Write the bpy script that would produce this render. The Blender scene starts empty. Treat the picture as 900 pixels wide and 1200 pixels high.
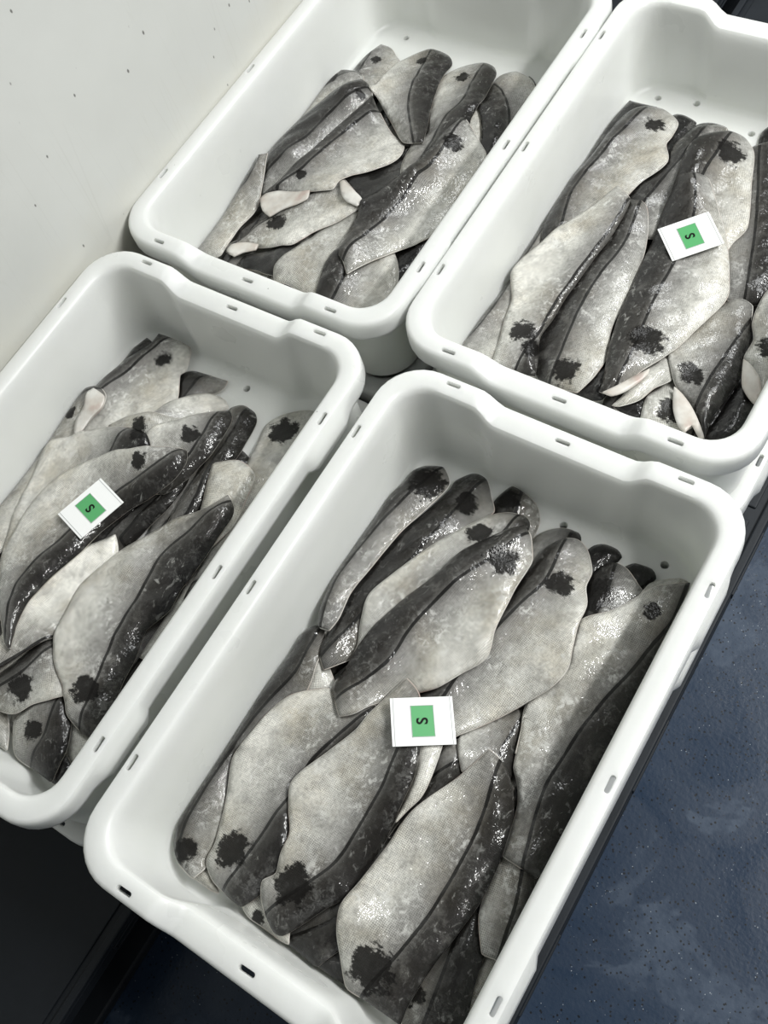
import bpy, bmesh, math, random
import numpy as np
from mathutils import Matrix, Vector
from mathutils.geometry import delaunay_2d_cdt

# ------------------------------------------------------------------ camera, light, exposure
S = bpy.context.scene
COL = S.collection
S.view_settings.view_transform = 'Standard'
S.view_settings.look = 'None'
S.view_settings.gamma = 1.0
S.view_settings.use_curve_mapping = False
S.view_settings.exposure = 0.10
CAM_ROT = [[0.833364, 0.519213, -0.189531] , [0.400477, -0.803542, -0.440384] , [-0.380949, 0.291098, -0.877576]]          # rows: right, down, forward
CAM_POS = [0.300846, -0.182472, 0.998641]
FOCAL_PX = 1174.474                   # for a 900 x 1200 frame
cd = bpy.data.cameras.new('camera'); co = bpy.data.objects.new('camera', cd); COL.objects.link(co)
r, d, f = (Vector(v) for v in CAM_ROT)
co.matrix_world = Matrix(((r.x, -d.x, -f.x, CAM_POS[0]), (r.y, -d.y, -f.y, CAM_POS[1]), (r.z, -d.z, -f.z, CAM_POS[2]), (0, 0, 0, 1)))
cd.sensor_fit = 'VERTICAL'; cd.sensor_height = 36.0; cd.lens = FOCAL_PX/1200*36.0
cd.clip_start = 0.02; cd.clip_end = 50
S.camera = co

W = bpy.data.worlds.new('room_light'); S.world = W; W.use_nodes = True
bg = W.node_tree.nodes['Background']; bg.inputs[0].default_value = (0.96, 1.0, 0.99, 1); bg.inputs[1].default_value = 0.17

def area(name, loc, target, sx, sy, power, color=(1, 1, 1)):
    l = bpy.data.lights.new(name, 'AREA'); l.shape = 'RECTANGLE'; l.size = sx; l.size_y = sy; l.energy = power; l.color = color
    o = bpy.data.objects.new(name, l); COL.objects.link(o)
    z = (Vector(loc)-Vector(target)).normalized(); y = Vector((0, 1, 0)); x = y.cross(z).normalized(); y = z.cross(x)
    o.matrix_world = Matrix(((x.x, y.x, z.x, loc[0]), (x.y, y.y, z.y, loc[1]), (x.z, y.z, z.z, loc[2]), (0, 0, 0, 1)))
    return o
area('ceiling_strip_lamp', (1.28, 1.05, 1.80), (-0.15, 0.25, -0.1), 0.12, 1.4, 54, (1.0, 1.0, 0.98))
area('soft_fill_light', (0.75, 2.10, 2.20), (-0.1, 0.4, 0.0), 1.0, 1.0, 34, (0.98, 1.0, 1.0))  # added soft fill from above, brightens rim tops more than tub walls

# ------------------------------------------------------------------ node helpers
def mat(name):
    m = bpy.data.materials.new(name); m.use_nodes = True
    nt = m.node_tree; nt.nodes.clear()
    o = nt.nodes.new('ShaderNodeOutputMaterial'); b = nt.nodes.new('ShaderNodeBsdfPrincipled')
    nt.links.new(b.outputs[0], o.inputs[0]); return m, nt, b
class N:
    def __init__(s, nt): s.nt = nt
    def put(s, sock, v):
        if isinstance(v, bpy.types.NodeSocket): s.nt.links.new(v, sock)
        elif isinstance(v, (tuple, list)) and len(v) == 3 and sock.type == 'RGBA': sock.default_value = (*v, 1)
        else: sock.default_value = v
    def math(s, op, a, b=0.0, c=None):
        n = s.nt.nodes.new('ShaderNodeMath'); n.operation = op; s.put(n.inputs[0], a); s.put(n.inputs[1], b)
        if c is not None: s.put(n.inputs[2], c)
        return n.outputs[0]
    def attr(s, name, kind='GEOMETRY'):
        n = s.nt.nodes.new('ShaderNodeAttribute'); n.attribute_name = name; n.attribute_type = kind; return n
    def noise(s, vec, scale, detail=3, rough=0.55, dist=0.0):
        n = s.nt.nodes.new('ShaderNodeTexNoise'); s.put(n.inputs['Vector'], vec); n.inputs['Scale'].default_value = scale
        n.inputs['Detail'].default_value = detail; n.inputs['Roughness'].default_value = rough; n.inputs['Distortion'].default_value = dist
        return n.outputs['Fac']
    def voro(s, vec, scale, out='Distance', feature='F1'):
        n = s.nt.nodes.new('ShaderNodeTexVoronoi'); n.feature = feature; s.put(n.inputs['Vector'], vec); n.inputs['Scale'].default_value = scale
        return n.outputs[out]
    def ramp(s, fac, stops, interp='LINEAR'):
        n = s.nt.nodes.new('ShaderNodeValToRGB'); n.color_ramp.interpolation = interp; s.put(n.inputs[0], fac)
        e = n.color_ramp.elements
        while len(e) < len(stops): e.new(0.5)
        for el, (p, c) in zip(e, stops):
            el.position = p; el.color = (*c, 1) if isinstance(c, tuple) else (c, c, c, 1)
        return n.outputs[0]
    def mix(s, fac, a, b, op='MIX'):
        n = s.nt.nodes.new('ShaderNodeMix'); n.data_type = 'RGBA'; n.blend_type = op
        s.put(n.inputs[0], fac); s.put(n.inputs[6], a); s.put(n.inputs[7], b); return n.outputs[2]
    def vmath(s, op, a, b):
        n = s.nt.nodes.new('ShaderNodeVectorMath'); n.operation = op; s.put(n.inputs[0], a); s.put(n.inputs[1], b); return n.outputs[0]
    def bump(s, h, strength, dist):
        n = s.nt.nodes.new('ShaderNodeBump'); s.put(n.inputs['Height'], h); n.inputs['Strength'].default_value = strength; n.inputs['Distance'].default_value = dist
        return n.outputs[0]
    def sep(s, v):
        n = s.nt.nodes.new('ShaderNodeSeparateXYZ'); s.put(n.inputs[0], v); return n.outputs
    def pos(s):
        return s.nt.nodes.new('ShaderNodeNewGeometry').outputs['Position']

def plain(name, color, rough, spec=0.5):
    m, nt, b = mat(name); b.inputs['Base Color'].default_value = (*color, 1); b.inputs['Roughness'].default_value = rough
    b.inputs['Specular IOR Level'].default_value = spec; return m

def make_skin():
    m, nt, b = mat('haddock_skin'); n = N(nt)
    v = n.attr('lat').outputs['Fac']; spot = n.attr('spot').outputs['Fac']; flat = n.attr('flat').outputs['Vector']
    tone = n.attr('tone', 'OBJECT').outputs['Fac']; seed = n.attr('seed', 'OBJECT').outputs['Fac']
    q = n.vmath('ADD', flat, seed)
    n1 = n.noise(q, 45, 4); n2 = n.noise(q, 260, 5, 0.7); n3 = n.noise(q, 16, 3)
    vv = n.math('ADD', v, n.math('MULTIPLY', n.math('SUBTRACT', n1, 0.5), 0.010))
    vv = n.math('SUBTRACT', vv, n.math('MULTIPLY', tone, 0.006))
    u = n.math('MULTIPLY', n.math('ADD', vv, 0.06), 10.0)            # -60..+40 mm -> 0..1
    base = n.ramp(u, [(0.0, (0.60, 0.59, 0.545)), (0.20, (0.45, 0.445, 0.41)), (0.40, (0.31, 0.306, 0.288)), (0.54, (0.205, 0.20, 0.19)),
                      (0.605, (0.10, 0.097, 0.091)), (0.66, (0.036, 0.034, 0.031)), (0.78, (0.020, 0.0185, 0.017)), (1.0, (0.013, 0.012, 0.012))])
    # brownish and milky mottling
    belly = n.math('SUBTRACT', 1.0, n.ramp(u, [(0.5, 0.0), (0.64, 1.0)]))
    tan = n.ramp(n.noise(q, 13, 4, 0.6), [(0.46, 0.0), (0.68, 1.0)])
    base = n.mix(n.math('MULTIPLY', tan, 0.75), base, (0.74, 0.69, 0.60), 'MULTIPLY')
    mott = n.ramp(n1, [(0.30, 0.70), (0.50, 0.98), (0.70, 1.18)])
    base = n.mix(1.0, base, mott, 'MULTIPLY')
    fine = n.ramp(n2, [(0.32, 0.68), (0.5, 1.0), (0.68, 1.25)])
    base = n.mix(0.8, base, fine, 'MULTIPLY')
    # scale rows
    wv = nt.nodes.new('ShaderNodeTexNoise'); nt.links.new(q, wv.inputs['Vector']); wv.inputs['Scale'].default_value = 120; wv.inputs['Detail'].default_value = 2
    x, y, _ = n.sep(n.vmath('ADD', flat, n.vmath('MULTIPLY', wv.outputs['Color'], (0.0035, 0.0035, 0.0))))
    k = 2*math.pi/0.0041
    s1 = n.math('SINE', n.math('MULTIPLY', n.math('ADD', x, y), k)); s2 = n.math('SINE', n.math('MULTIPLY', n.math('SUBTRACT', x, y), k))
    sc = n.math('ADD', n.math('MULTIPLY', n.math('MULTIPLY', s1, s2), 0.5), 0.5)
    patch = n.ramp(n.noise(q, 22, 2), [(0.34, 0.15), (0.6, 1.0)])
    scol = n.ramp(sc, [(0.0, 0.22), (0.42, 0.95), (1.0, 1.35)])
    base = n.mix(n.math('MULTIPLY', patch, n.math('ADD', n.math('MULTIPLY', belly, 0.55), 0.3)), base, scol, 'MULTIPLY')
    # lacy silver patches on the flank
    lace = n.ramp(n.noise(q, 120, 7, 0.72, 0.5), [(0.50, 0.0), (0.62, 1.0)])
    lace = n.math('MULTIPLY', lace, n.ramp(n.noise(n.vmath('ADD', q, (7.0, 3.0, 1.0)), 20, 3), [(0.46, 0.0), (0.62, 0.85)]))
    base = n.mix(n.math('MULTIPLY', lace, n.math('ADD', 0.12, n.math('MULTIPLY', belly, 0.75))), base, (0.66, 0.66, 0.63))
    # dark smudges
    smd = n.ramp(n.noise(n.vmath('ADD', q, (2.0, 9.0, 4.0)), 30, 5, 0.7), [(0.56, 0.0), (0.72, 1.0)])
    base = n.mix(n.math('MULTIPLY', smd, 0.55), base, (0.13, 0.125, 0.115))
    # milky slime streaks on the back
    st = n.ramp(n.noise(n.vmath('MULTIPLY', q, (1.0, 1.6, 1.0)), 75, 5, 0.65, 0.8), [(0.58, 0.0), (0.70, 1.0)])
    st = n.math('MULTIPLY', st, n.ramp(n3, [(0.42, 0.03), (0.62, 0.42)]))
    base = n.mix(st, base, (0.60, 0.60, 0.57))
    # overall tone of this fillet
    t = n.math('ADD', 0.88, n.math('MULTIPLY', tone, 0.55))
    cb = nt.nodes.new('ShaderNodeCombineXYZ')
    for i in range(3): nt.links.new(t, cb.inputs[i])
    base = n.mix(1.0, base, cb.outputs[0], 'MULTIPLY')
    # lateral line
    ln = n.math('SUBTRACT', 1.0, n.math('SMOOTH_MIN', n.math('DIVIDE', n.math('ABSOLUTE', n.math('ADD', v, n.math('MULTIPLY', n.math('SUBTRACT', n2, 0.5), 0.0008))), n.math('ADD', 0.0013, n.math('MULTIPLY', n1, 0.0014))), 1.0, 0.3))
    ln = n.math('MULTIPLY', n.ramp(ln, [(0.03, 0.0), (0.16, 1.0)]), n.attr('hasline').outputs['Fac'])
    base = n.mix(n.math('MULTIPLY', ln, 0.93), base, (0.006, 0.0055, 0.005))
    # thumb-print blotch
    sp = n.math('ADD', spot, n.math('MULTIPLY', n.math('SUBTRACT', n.noise(n.vmath('MULTIPLY', q, (1.0, 0.55, 1.0)), 210, 6, 0.8), 0.5), 2.2))
    sp = n.math('ADD', sp, n.math('MULTIPLY', n.math('SUBTRACT', n.noise(n.vmath('ADD', q, (5.0, 1.0, 2.0)), 75, 3), 0.5), 2.0))
    sp = n.ramp(n.math('MULTIPLY', sp, 0.5), [(0.56, 1.0), (0.70, 0.0)])
    base = n.mix(n.math('MULTIPLY', sp, 0.95), base, (0.007, 0.0065, 0.006))
    nt.links.new(base, b.inputs['Base Color'])
    nt.links.new(n.math('SUBTRACT', 0.62, n.math('MULTIPLY', sp, 0.42)), b.inputs['Coat Weight'])
    nt.links.new(n.math('SUBTRACT', 0.12, n.math('MULTIPLY', sp, 0.08)), b.inputs['Specular IOR Level'])
    rg = n.ramp(n.noise(q, 110, 4), [(0.35, 0.30), (0.7, 0.50)])
    nt.links.new(rg, b.inputs['Roughness'])
    b.inputs['Specular IOR Level'].default_value = 0.18
    b.inputs['Coat Weight'].default_value = 0.30; b.inputs['Coat Roughness'].default_value = 0.015
    h = n.math('ADD', n.math('MULTIPLY', sc, 0.00010), n.math('MULTIPLY', n2, 0.00040))
    h = n.math('ADD', h, n.math('MULTIPLY', n1, 0.0007))
    nt.links.new(n.bump(h, 1.0, 1.0), b.inputs['Normal'])
    hc = n.math('ADD', n.math('MULTIPLY', n.noise(q, 230, 1.5, 0.6), 0.0010), n.math('MULTIPLY', n1, 0.0006))
    nt.links.new(n.bump(hc, 1.0, 1.0), b.inputs['Coat Normal'])
    return m

def make_flesh():
    m, nt, b = mat('fish_flesh'); n = N(nt); p = n.pos()
    a = n.noise(p, 60, 4); w = n.noise(n.vmath('MULTIPLY', p, (1.0, 1.0, 0.3)), 28, 3)
    c = n.ramp(w, [(0.35, (0.66, 0.65, 0.61)), (0.58, (0.53, 0.49, 0.44)), (0.76, (0.44, 0.32, 0.28))])
    c = n.mix(0.5, c, n.ramp(a, [(0.3, 0.72), (0.7, 1.1)]), 'MULTIPLY')
    nt.links.new(c, b.inputs['Base Color']); b.inputs['Roughness'].default_value = 0.38
    nt.links.new(n.bump(a, 0.5, 0.001), b.inputs['Normal']); return m

def make_tub_plastic():
    m, nt, b = mat('white_tub_plastic'); n = N(nt); p = n.pos()
    a = n.noise(p, 7, 4); f = n.noise(p, 320, 2)
    c = n.ramp(a, [(0.3, (0.735, 0.750, 0.720)), (0.7, (0.775, 0.790, 0.765))])
    dots = n.ramp(n.voro(p, 26), [(0.018, 1.0), (0.035, 0.0)])
    keep = n.ramp(n.noise(p, 9, 1), [(0.56, 0.0), (0.6, 1.0)])
    c = n.mix(n.math('MULTIPLY', n.math('MULTIPLY', dots, keep), 0.55), c, (0.12, 0.11, 0.10))
    nt.links.new(c, b.inputs['Base Color'])
    nt.links.new(n.ramp(a, [(0.35, 0.26), (0.65, 0.42)]), b.inputs['Roughness'])
    nt.links.new(n.bump(n.math('ADD', n.math('MULTIPLY', f, 0.25), n.math('MULTIPLY', n.noise(p, 55, 2), 1.0)), 0.12, 0.0012), b.inputs['Normal'])
    b.inputs['Specular IOR Level'].default_value = 0.45
    b.inputs['Subsurface Weight'].default_value = 0.8; b.inputs['Subsurface Radius'].default_value = (1.0, 1.0, 0.95); b.inputs['Subsurface Scale'].default_value = 0.020
    return m

def make_floor():
    m, nt, b = mat('blue_epoxy_floor'); n = N(nt); p = n.pos()
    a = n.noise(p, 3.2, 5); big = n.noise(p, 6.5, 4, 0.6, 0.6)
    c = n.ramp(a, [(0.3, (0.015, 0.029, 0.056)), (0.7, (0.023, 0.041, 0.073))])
    painted_reflection = n.ramp(big, [(0.54, 0.0), (0.575, 1.0)])  # reflections in the wet floor, painted in as lighter grey patches
    painted_reflection = n.math('MULTIPLY', painted_reflection, n.ramp(n.noise(p, 40, 3), [(0.3, 0.2), (0.6, 1.0)]))
    c = n.mix(n.math('MULTIPLY', painted_reflection, 0.20), c, (0.16, 0.20, 0.26))
    d1 = n.voro(p, 165); k1 = n.ramp(n.noise(p, 150, 1), [(0.48, 0.0), (0.52, 1.0)])
    c = n.mix(n.math('MULTIPLY', n.ramp(d1, [(0.20, 1.0), (0.30, 0.0)]), k1), c, (0.006, 0.008, 0.012))
    q = n.vmath('ADD', p, (3.1, 1.7, 0.4))
    d2 = n.voro(q, 190); k2 = n.ramp(n.noise(q, 60, 1), [(0.60, 0.0), (0.64, 1.0)])
    c = n.mix(n.math('MULTIPLY', n.math('MULTIPLY', n.ramp(d2, [(0.10, 1.0), (0.16, 0.0)]), k2), 0.7), c, (0.42, 0.46, 0.50))
    scr = n.ramp(n.noise(n.vmath('MULTIPLY', p, (1.0, 1.0, 1.0)), 30, 6, 0.7, 2.2), [(0.495, 0.0), (0.5, 1.0), (0.505, 0.0)])
    scr = n.math('MULTIPLY', scr, n.ramp(n.noise(p, 5, 1), [(0.6, 0.0), (0.68, 1.0)]))
    c = n.mix(n.math('MULTIPLY', scr, 0.35), c, (0.5, 0.5, 0.5))
    nt.links.new(c, b.inputs['Base Color'])
    nt.links.new(n.ramp(big, [(0.4, 0.30), (0.58, 0.52)]), b.inputs['Roughness']); b.inputs['Specular IOR Level'].default_value = 0.3
    nt.links.new(n.bump(n.math('ADD', n.noise(p, 170, 3), n.math('MULTIPLY', n.noise(p, 40, 2), 0.6)), 0.35, 0.001), b.inputs['Normal'])
    return m

def make_wall():
    m, nt, b = mat('scuffed_white_wall'); n = N(nt); p = n.pos()
    a = n.noise(p, 4.0, 4)
    c = n.ramp(a, [(0.3, (0.58, 0.59, 0.565)), (0.7, (0.64, 0.65, 0.625))])
    yv = n.noise(p, 12, 4); z = n.sep(p)[2]
    low = n.ramp(n.math('ADD', z, n.math('MULTIPLY', yv, 0.16)), [(0.02, 1.0), (0.16, 0.0)])
    c = n.mix(n.math('MULTIPLY', low, 0.45), c, (0.62, 0.585, 0.47))
    # slanted hairline scratches
    rot = nt.nodes.new('ShaderNodeMapping'); rot.inputs['Rotation'].default_value = (0.20, 0, 0); rot.inputs['Scale'].default_value = (1, 9, 0.55); nt.links.new(p, rot.inputs[0])
    sv = n.voro(rot.outputs[0], 3.2, 'Distance', 'DISTANCE_TO_EDGE')
    c = n.mix(n.math('MULTIPLY', n.ramp(sv, [(0.002, 1.0), (0.012, 0.0)]), n.math('MULTIPLY', n.ramp(n.noise(p, 6, 1), [(0.45, 0.0), (0.6, 1.0)]), 0.22)), c, (0.50, 0.50, 0.46))
    st = nt.nodes.new('ShaderNodeMapping'); st.inputs['Scale'].default_value = (1, 1.5, 0.8); nt.links.new(p, st.inputs[0])
    dv = n.voro(st.outputs[0], 34); kk = n.ramp(n.noise(p, 21, 1), [(0.50, 0.0), (0.53, 1.0)])
    c = n.mix(n.math('MULTIPLY', n.math('MULTIPLY', n.ramp(n.math('ADD', dv, n.math('MULTIPLY', n.noise(p, 75, 3), 0.16)), [(0.13, 1.0), (0.17, 0.0)]), kk), 0.85), c, (0.09, 0.085, 0.08))
    nt.links.new(c, b.inputs['Base Color']); b.inputs['Roughness'].default_value = 0.45
    nt.links.new(n.bump(n.noise(p, 90, 3), 0.15, 0.001), b.inputs['Normal']); return m

def make_black():
    m, nt, b = mat('black_pallet_plastic'); n = N(nt); p = n.pos()
    a = n.noise(p, 9, 4)
    c = n.ramp(a, [(0.3, (0.010, 0.0125, 0.016)), (0.75, (0.020, 0.024, 0.030))])
    dots = n.ramp(n.voro(p, 40), [(0.05, 1.0), (0.08, 0.0)]); kk = n.ramp(n.noise(p, 18, 1), [(0.62, 0.0), (0.66, 1.0)])
    c = n.mix(n.math('MULTIPLY', n.math('MULTIPLY', dots, kk), 0.4), c, (0.4, 0.4, 0.4))
    nt.links.new(c, b.inputs['Base Color']); nt.links.new(n.ramp(a, [(0.3, 0.42), (0.7, 0.65)]), b.inputs['Roughness']); b.inputs['Specular IOR Level'].default_value = 0.25
    nt.links.new(n.bump(n.noise(p, 220, 2), 0.2, 0.0008), b.inputs['Normal']); return m

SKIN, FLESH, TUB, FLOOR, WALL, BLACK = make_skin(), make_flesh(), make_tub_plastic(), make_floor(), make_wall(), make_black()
CARD_WHITE = plain('white_card', (0.86, 0.87, 0.86), 0.35)
CARD_GREEN = plain('green_print', (0.085, 0.36, 0.13), 0.4)
CARD_LINE = plain('grey_sleeve_edge', (0.42, 0.43, 0.43), 0.3)
INK = plain('black_ink', (0.006, 0.007, 0.006), 0.6, 0.15)

# ------------------------------------------------------------------ object helpers
def link(name, me, m=None, parent=None, loc=None, rotz=None):
    o = bpy.data.objects.new(name, me); COL.objects.link(o)
    if m is not None and me is not None and not me.materials: me.materials.append(m)
    if parent: o.parent = parent
    if loc is not None: o.location = loc
    if rotz is not None: o.rotation_euler = (0, 0, rotz)
    return o
def tag(o, label=None, cat=None, group=None, kind=None):
    for k, v in (('label', label), ('category', cat), ('group', group), ('kind', kind)):
        if v: o[k] = v
    return o
def mesh(name, verts, faces, smooth=True):
    me = bpy.data.meshes.new(name); me.from_pydata([tuple(map(float, v)) for v in verts], [], faces)
    if smooth: me.polygons.foreach_set('use_smooth', [True]*len(me.polygons))
    me.update(); return me
def box_mesh(name, boxes, bevel=0.003):
    bm = bmesh.new()
    for x0, x1, y0, y1, z0, z1 in boxes:
        g = bmesh.ops.create_cube(bm, size=1)['verts']
        for v in g: v.co = Vector(((x0+x1)/2+v.co.x*(x1-x0), (y0+y1)/2+v.co.y*(y1-y0), (z0+z1)/2+v.co.z*(z1-z0)))
    if bevel: bmesh.ops.bevel(bm, geom=bm.edges[:], offset=bevel, segments=2, profile=0.5, affect='EDGES')
    me = bpy.data.meshes.new(name); bm.to_mesh(me); bm.free(); return me

POSES = {'A': (0.0000, 0.0000, 0.0000, 0.0000), 'B': (-0.4861, -0.0047, 0.0016, 0.0045), 'C': (-0.4945, 0.6932, 0.0013, -0.0012), 'D': (-0.0302, 0.7011, -0.0013, -0.0012)}     # tub: x, y, z of the rim, turn
PITCH = 0.157                                           # height of one tub in the stack
DECK_Z = -2*PITCH-0.0035
FLOOR_LEVEL = DECK_Z-0.14

# ------------------------------------------------------------------ setting
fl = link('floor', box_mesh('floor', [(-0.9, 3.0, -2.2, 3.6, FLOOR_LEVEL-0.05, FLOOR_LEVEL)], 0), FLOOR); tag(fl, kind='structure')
wl = link('wall_left', box_mesh('wall_left', [(-0.86, -0.7245, -2.2, 3.6, FLOOR_LEVEL, 1.9)], 0), WALL); tag(wl, kind='structure')

# ------------------------------------------------------------------ pallets
def pallet(name, x0, x1, y0, y1, label):
    e = link(name, None, loc=((x0+x1)/2, (y0+y1)/2, FLOOR_LEVEL)); tag(e, label, 'pallet')
    w, l, h = (x1-x0)/2, (y1-y0)/2, 0.14
    link('deck', box_mesh('deck', [(-w, w, -l, l, h-0.032, h-0.004)], 0.004), BLACK, e)
    rails = [(-w, w, -l, -l+0.018, h-0.006, h+0.003), (-w, w, l-0.018, l, h-0.006, h+0.003), (-w, -w+0.012, -l, l, h-0.006, h+0.003), (w-0.012, w, -l, l, h-0.006, h+0.003)]
    for q in rails: link('edge_lip', box_mesh('edge_lip', [q], 0.0025), BLACK, e)
    n = 5
    for i in range(n):
        a = -l+0.03+i*(2*l-0.06)/n; bb = a+(2*l-0.06)/n-0.02
        link('deck_panel', box_mesh('deck_panel', [(-w+0.022, w-0.022, a, bb, h-0.006, h-0.001)], 0.002), BLACK, e)
    for x in (-w+0.05, 0, w-0.05):
        link('runner', box_mesh('runner', [(x-0.045, x+0.045, -l, l, 0.0, 0.022)], 0.004), BLACK, e)
        for y in (-l+0.07, 0, l-0.07):
            link('foot', box_mesh('foot', [(x-0.045, x+0.045, y-0.065, y+0.065, 0.02, h-0.03)], 0.004), BLACK, e)
    # side slots along the long sides
    for sx in (-1, 1):
        for k in range(int(2*l/0.3)):
            y = -l+0.17+k*0.3
            link('side_slot_frame', box_mesh('side_slot_frame', [(sx*w-0.002, sx*w+0.002, y-0.05, y+0.05, h-0.026, h-0.022), (sx*w-0.002, sx*w+0.002, y-0.05, y+0.05, h-0.014, h-0.010),
                  (sx*w-0.002, sx*w+0.002, y-0.052, y-0.048, h-0.026, h-0.010), (sx*w-0.002, sx*w+0.002, y+0.048, y+0.052, h-0.026, h-0.010)], 0.001), BLACK, e)
    return e
pallet('plastic_pallet', -0.228, 0.221, -0.352, 1.75, 'black plastic pallet under the tub stacks beside the open blue floor')
pl = pallet('plastic_pallet', -0.7240, -0.262, -0.86, 1.75, 'black plastic pallet under the tub stacks beside the white wall, sticking out in front')
def arch_mesh():
    vs, fs = [], []; n = 12
    for k in range(n+1):
        a = math.pi*k/n
        for rr, z in ((0.026, 0.0), (0.024, 0.005), (0.019, 0.005), (0.017, 0.0)): vs.append((rr*math.cos(a), 0.62*rr*math.sin(a), z))
    for k in range(n):
        for j in range(3): fs.append((4*k+j, 4*k+j+1, 4*k+j+5, 4*k+j+4))
    return mesh('hand_hole_rim', vs, fs)
link('hand_hole_rim', arch_mesh(), BLACK, pl, loc=(0.16, -0.315, 0.1392))
link('deck_rib', box_mesh('deck_rib', [(-0.006, 0.006, -0.30, 0.0, 0.0, 0.005)], 0.002), BLACK, pl, loc=(0.095, -0.20, 0.1392))

# ------------------------------------------------------------------ tubs
def sstep(a, b, x):
    t = min(max((x-a)/(b-a), 0), 1); return t*t*(3-2*t)
HX, HY = 0.2302, 0.3425
# inset across, inset along, z, corner radius, lowering of the hand-hold, inward shift of the hand-hold, 1 = outer lip
LEVELS = [(0.046, 0.050, -0.1550, 0.030, 0, 0.000, 0), (0.026, 0.030, -0.1550, 0.045, 0, 0.006, 0), (0.0185, 0.023, -0.1510, 0.052, 0, 0.009, 0), (0.0180, 0.0225, -0.100, 0.052, 0, 0.009, 0), (0.0190, 0.0225, -0.0300, 0.050, 0.5, 0.007, 0),
          (0.0215, 0.0235, -0.0085, 0.046, 1, 0.004, 0), (0.0065, 0.0085, -0.0085, 0.056, 1, 0, 0), (0.0052, 0.0065, -0.0325, 0.057, 1, 0, 1), (0.0032, 0.0040, -0.0345, 0.058, 1, 0, 1),
          (0.0012, 0.0014, -0.0325, 0.060, 1, 0, 1), (0.0004, 0.0004, -0.0270, 0.060, 1, 0, 1), (0.0006, 0.0006, -0.0110, 0.060, 1, 0, 1), (0.0014, 0.0016, -0.0040, 0.059, 1, 0, 2), (0.0030, 0.0036, -0.0010, 0.058, 1, 0, 2),
          (0.0055, 0.0065, 0.0, 0.056, 1, 0, 2), (0.0125, 0.0150, 0.0003, 0.050, 1, 0.001, 2), (0.0210, 0.0235, 0.0, 0.042, 1, 0.004, 2), (0.0245, 0.0270, -0.0012, 0.040, 1, 0.005, 2), (0.0270, 0.0290, -0.0045, 0.041, 1, 0.005, 2),
          (0.0290, 0.0298, -0.0100, 0.042, 0.9, 0.006, 2), (0.0305, 0.0302, -0.0300, 0.044, 0.4, 0.008, 2), (0.0335, 0.0310, -0.0800, 0.048, 0.05, 0.010, 2), (0.0357, 0.0320, -0.1250, 0.048, 0, 0.011, 2), (0.0375, 0.0340, -0.1330, 0.047, 0, 0.011, 2),
          (0.0415, 0.0380, -0.1380, 0.044, 0, 0.011, 2), (0.0475, 0.0440, -0.1400, 0.040, 0, 0.011, 2)]
def ring(lv):
    dx, dy, z, r, drop, shift, lip = lv; hx, hy = HX-dx, HY-dy; pts = []
    nl, ns, nc = 44, 40, 9
    for cx, cy, a0 in ((1, -1, -90), (1, 1, 0), (-1, 1, 90), (-1, -1, 180)):
        for k in range(nc):
            a = math.radians(a0+90*k/(nc-1)); pts.append((cx*(hx-r)+r*math.cos(a), cy*(hy-r)+r*math.sin(a)))
        if cx == 1 and cy == -1: pts += [(hx, -(hy-r)+2*(hy-r)*k/nl) for k in range(1, nl)]
        elif cx == 1: pts += [((hx-r)-2*(hx-r)*k/ns, hy) for k in range(1, ns)]
        elif cy == 1: pts += [(-hx, (hy-r)-2*(hy-r)*k/nl) for k in range(1, nl)]
        else: pts += [(-(hx-r)+2*(hx-r)*k/ns, -hy) for k in range(1, ns)]
    out = []
    for x, y in pts:
        zz = z
        m = (1-sstep(0.082, 0.112, abs(x)))*sstep(hy-0.05, hy-0.02, abs(y))
        sy = 1 if y > 0 else -1
        yy = y-sy*shift*m; zz -= 0.0188*drop*m
        xx = x
        side = sstep(hx-0.03, hx-0.01, abs(x))
        if lip == 1 and z < -0.008:
            tab = sstep(0.172, 0.178, abs(y))*(1-sstep(0.245, 0.262, abs(y)))*side
            xx += (0.0040 if x > 0 else 0.0)*tab; zz -= 0.013*tab*(1 if z < -0.02 else 0)
        out.append((xx, yy, zz))
    return out
def apply_boolean(me, cutters):
    o = bpy.data.objects.new('tmp', me); COL.objects.link(o); c = bpy.data.objects.new('cut', cutters); COL.objects.link(c)
    md = o.modifiers.new('b', 'BOOLEAN'); md.operation = 'DIFFERENCE'; md.object = c; md.solver = 'EXACT'
    dg = bpy.context.evaluated_depsgraph_get(); dg.update()
    r = bpy.data.meshes.new_from_object(o.evaluated_get(dg)); 
    bpy.data.objects.remove(o); bpy.data.objects.remove(c)
    return r
def smooth_by_angle(me, ang=38):
    bm = bmesh.new(); bm.from_mesh(me)
    for fc in bm.faces: fc.smooth = True
    for e in bm.edges: e.smooth = not (len(e.link_faces) == 2 and e.calc_face_angle(0) > math.radians(ang))
    bm.to_mesh(me); bm.free()
def tub_mesh():
    rings = [ring(l) for l in LEVELS]; n = len(rings[0]); vs = [p for r in rings for p in r]; fs = []
    for i in range(len(rings)-1):
        for j in range(n):
            k = (j+1) % n; fs.append((i*n+j, i*n+k, (i+1)*n+k, (i+1)*n+j))
    fs.append(tuple(reversed(range(n)))); b0 = (len(rings)-1)*n; fs.append(tuple(range(b0, b0+n)))
    return mesh('fish_tub', vs, fs)
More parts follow.
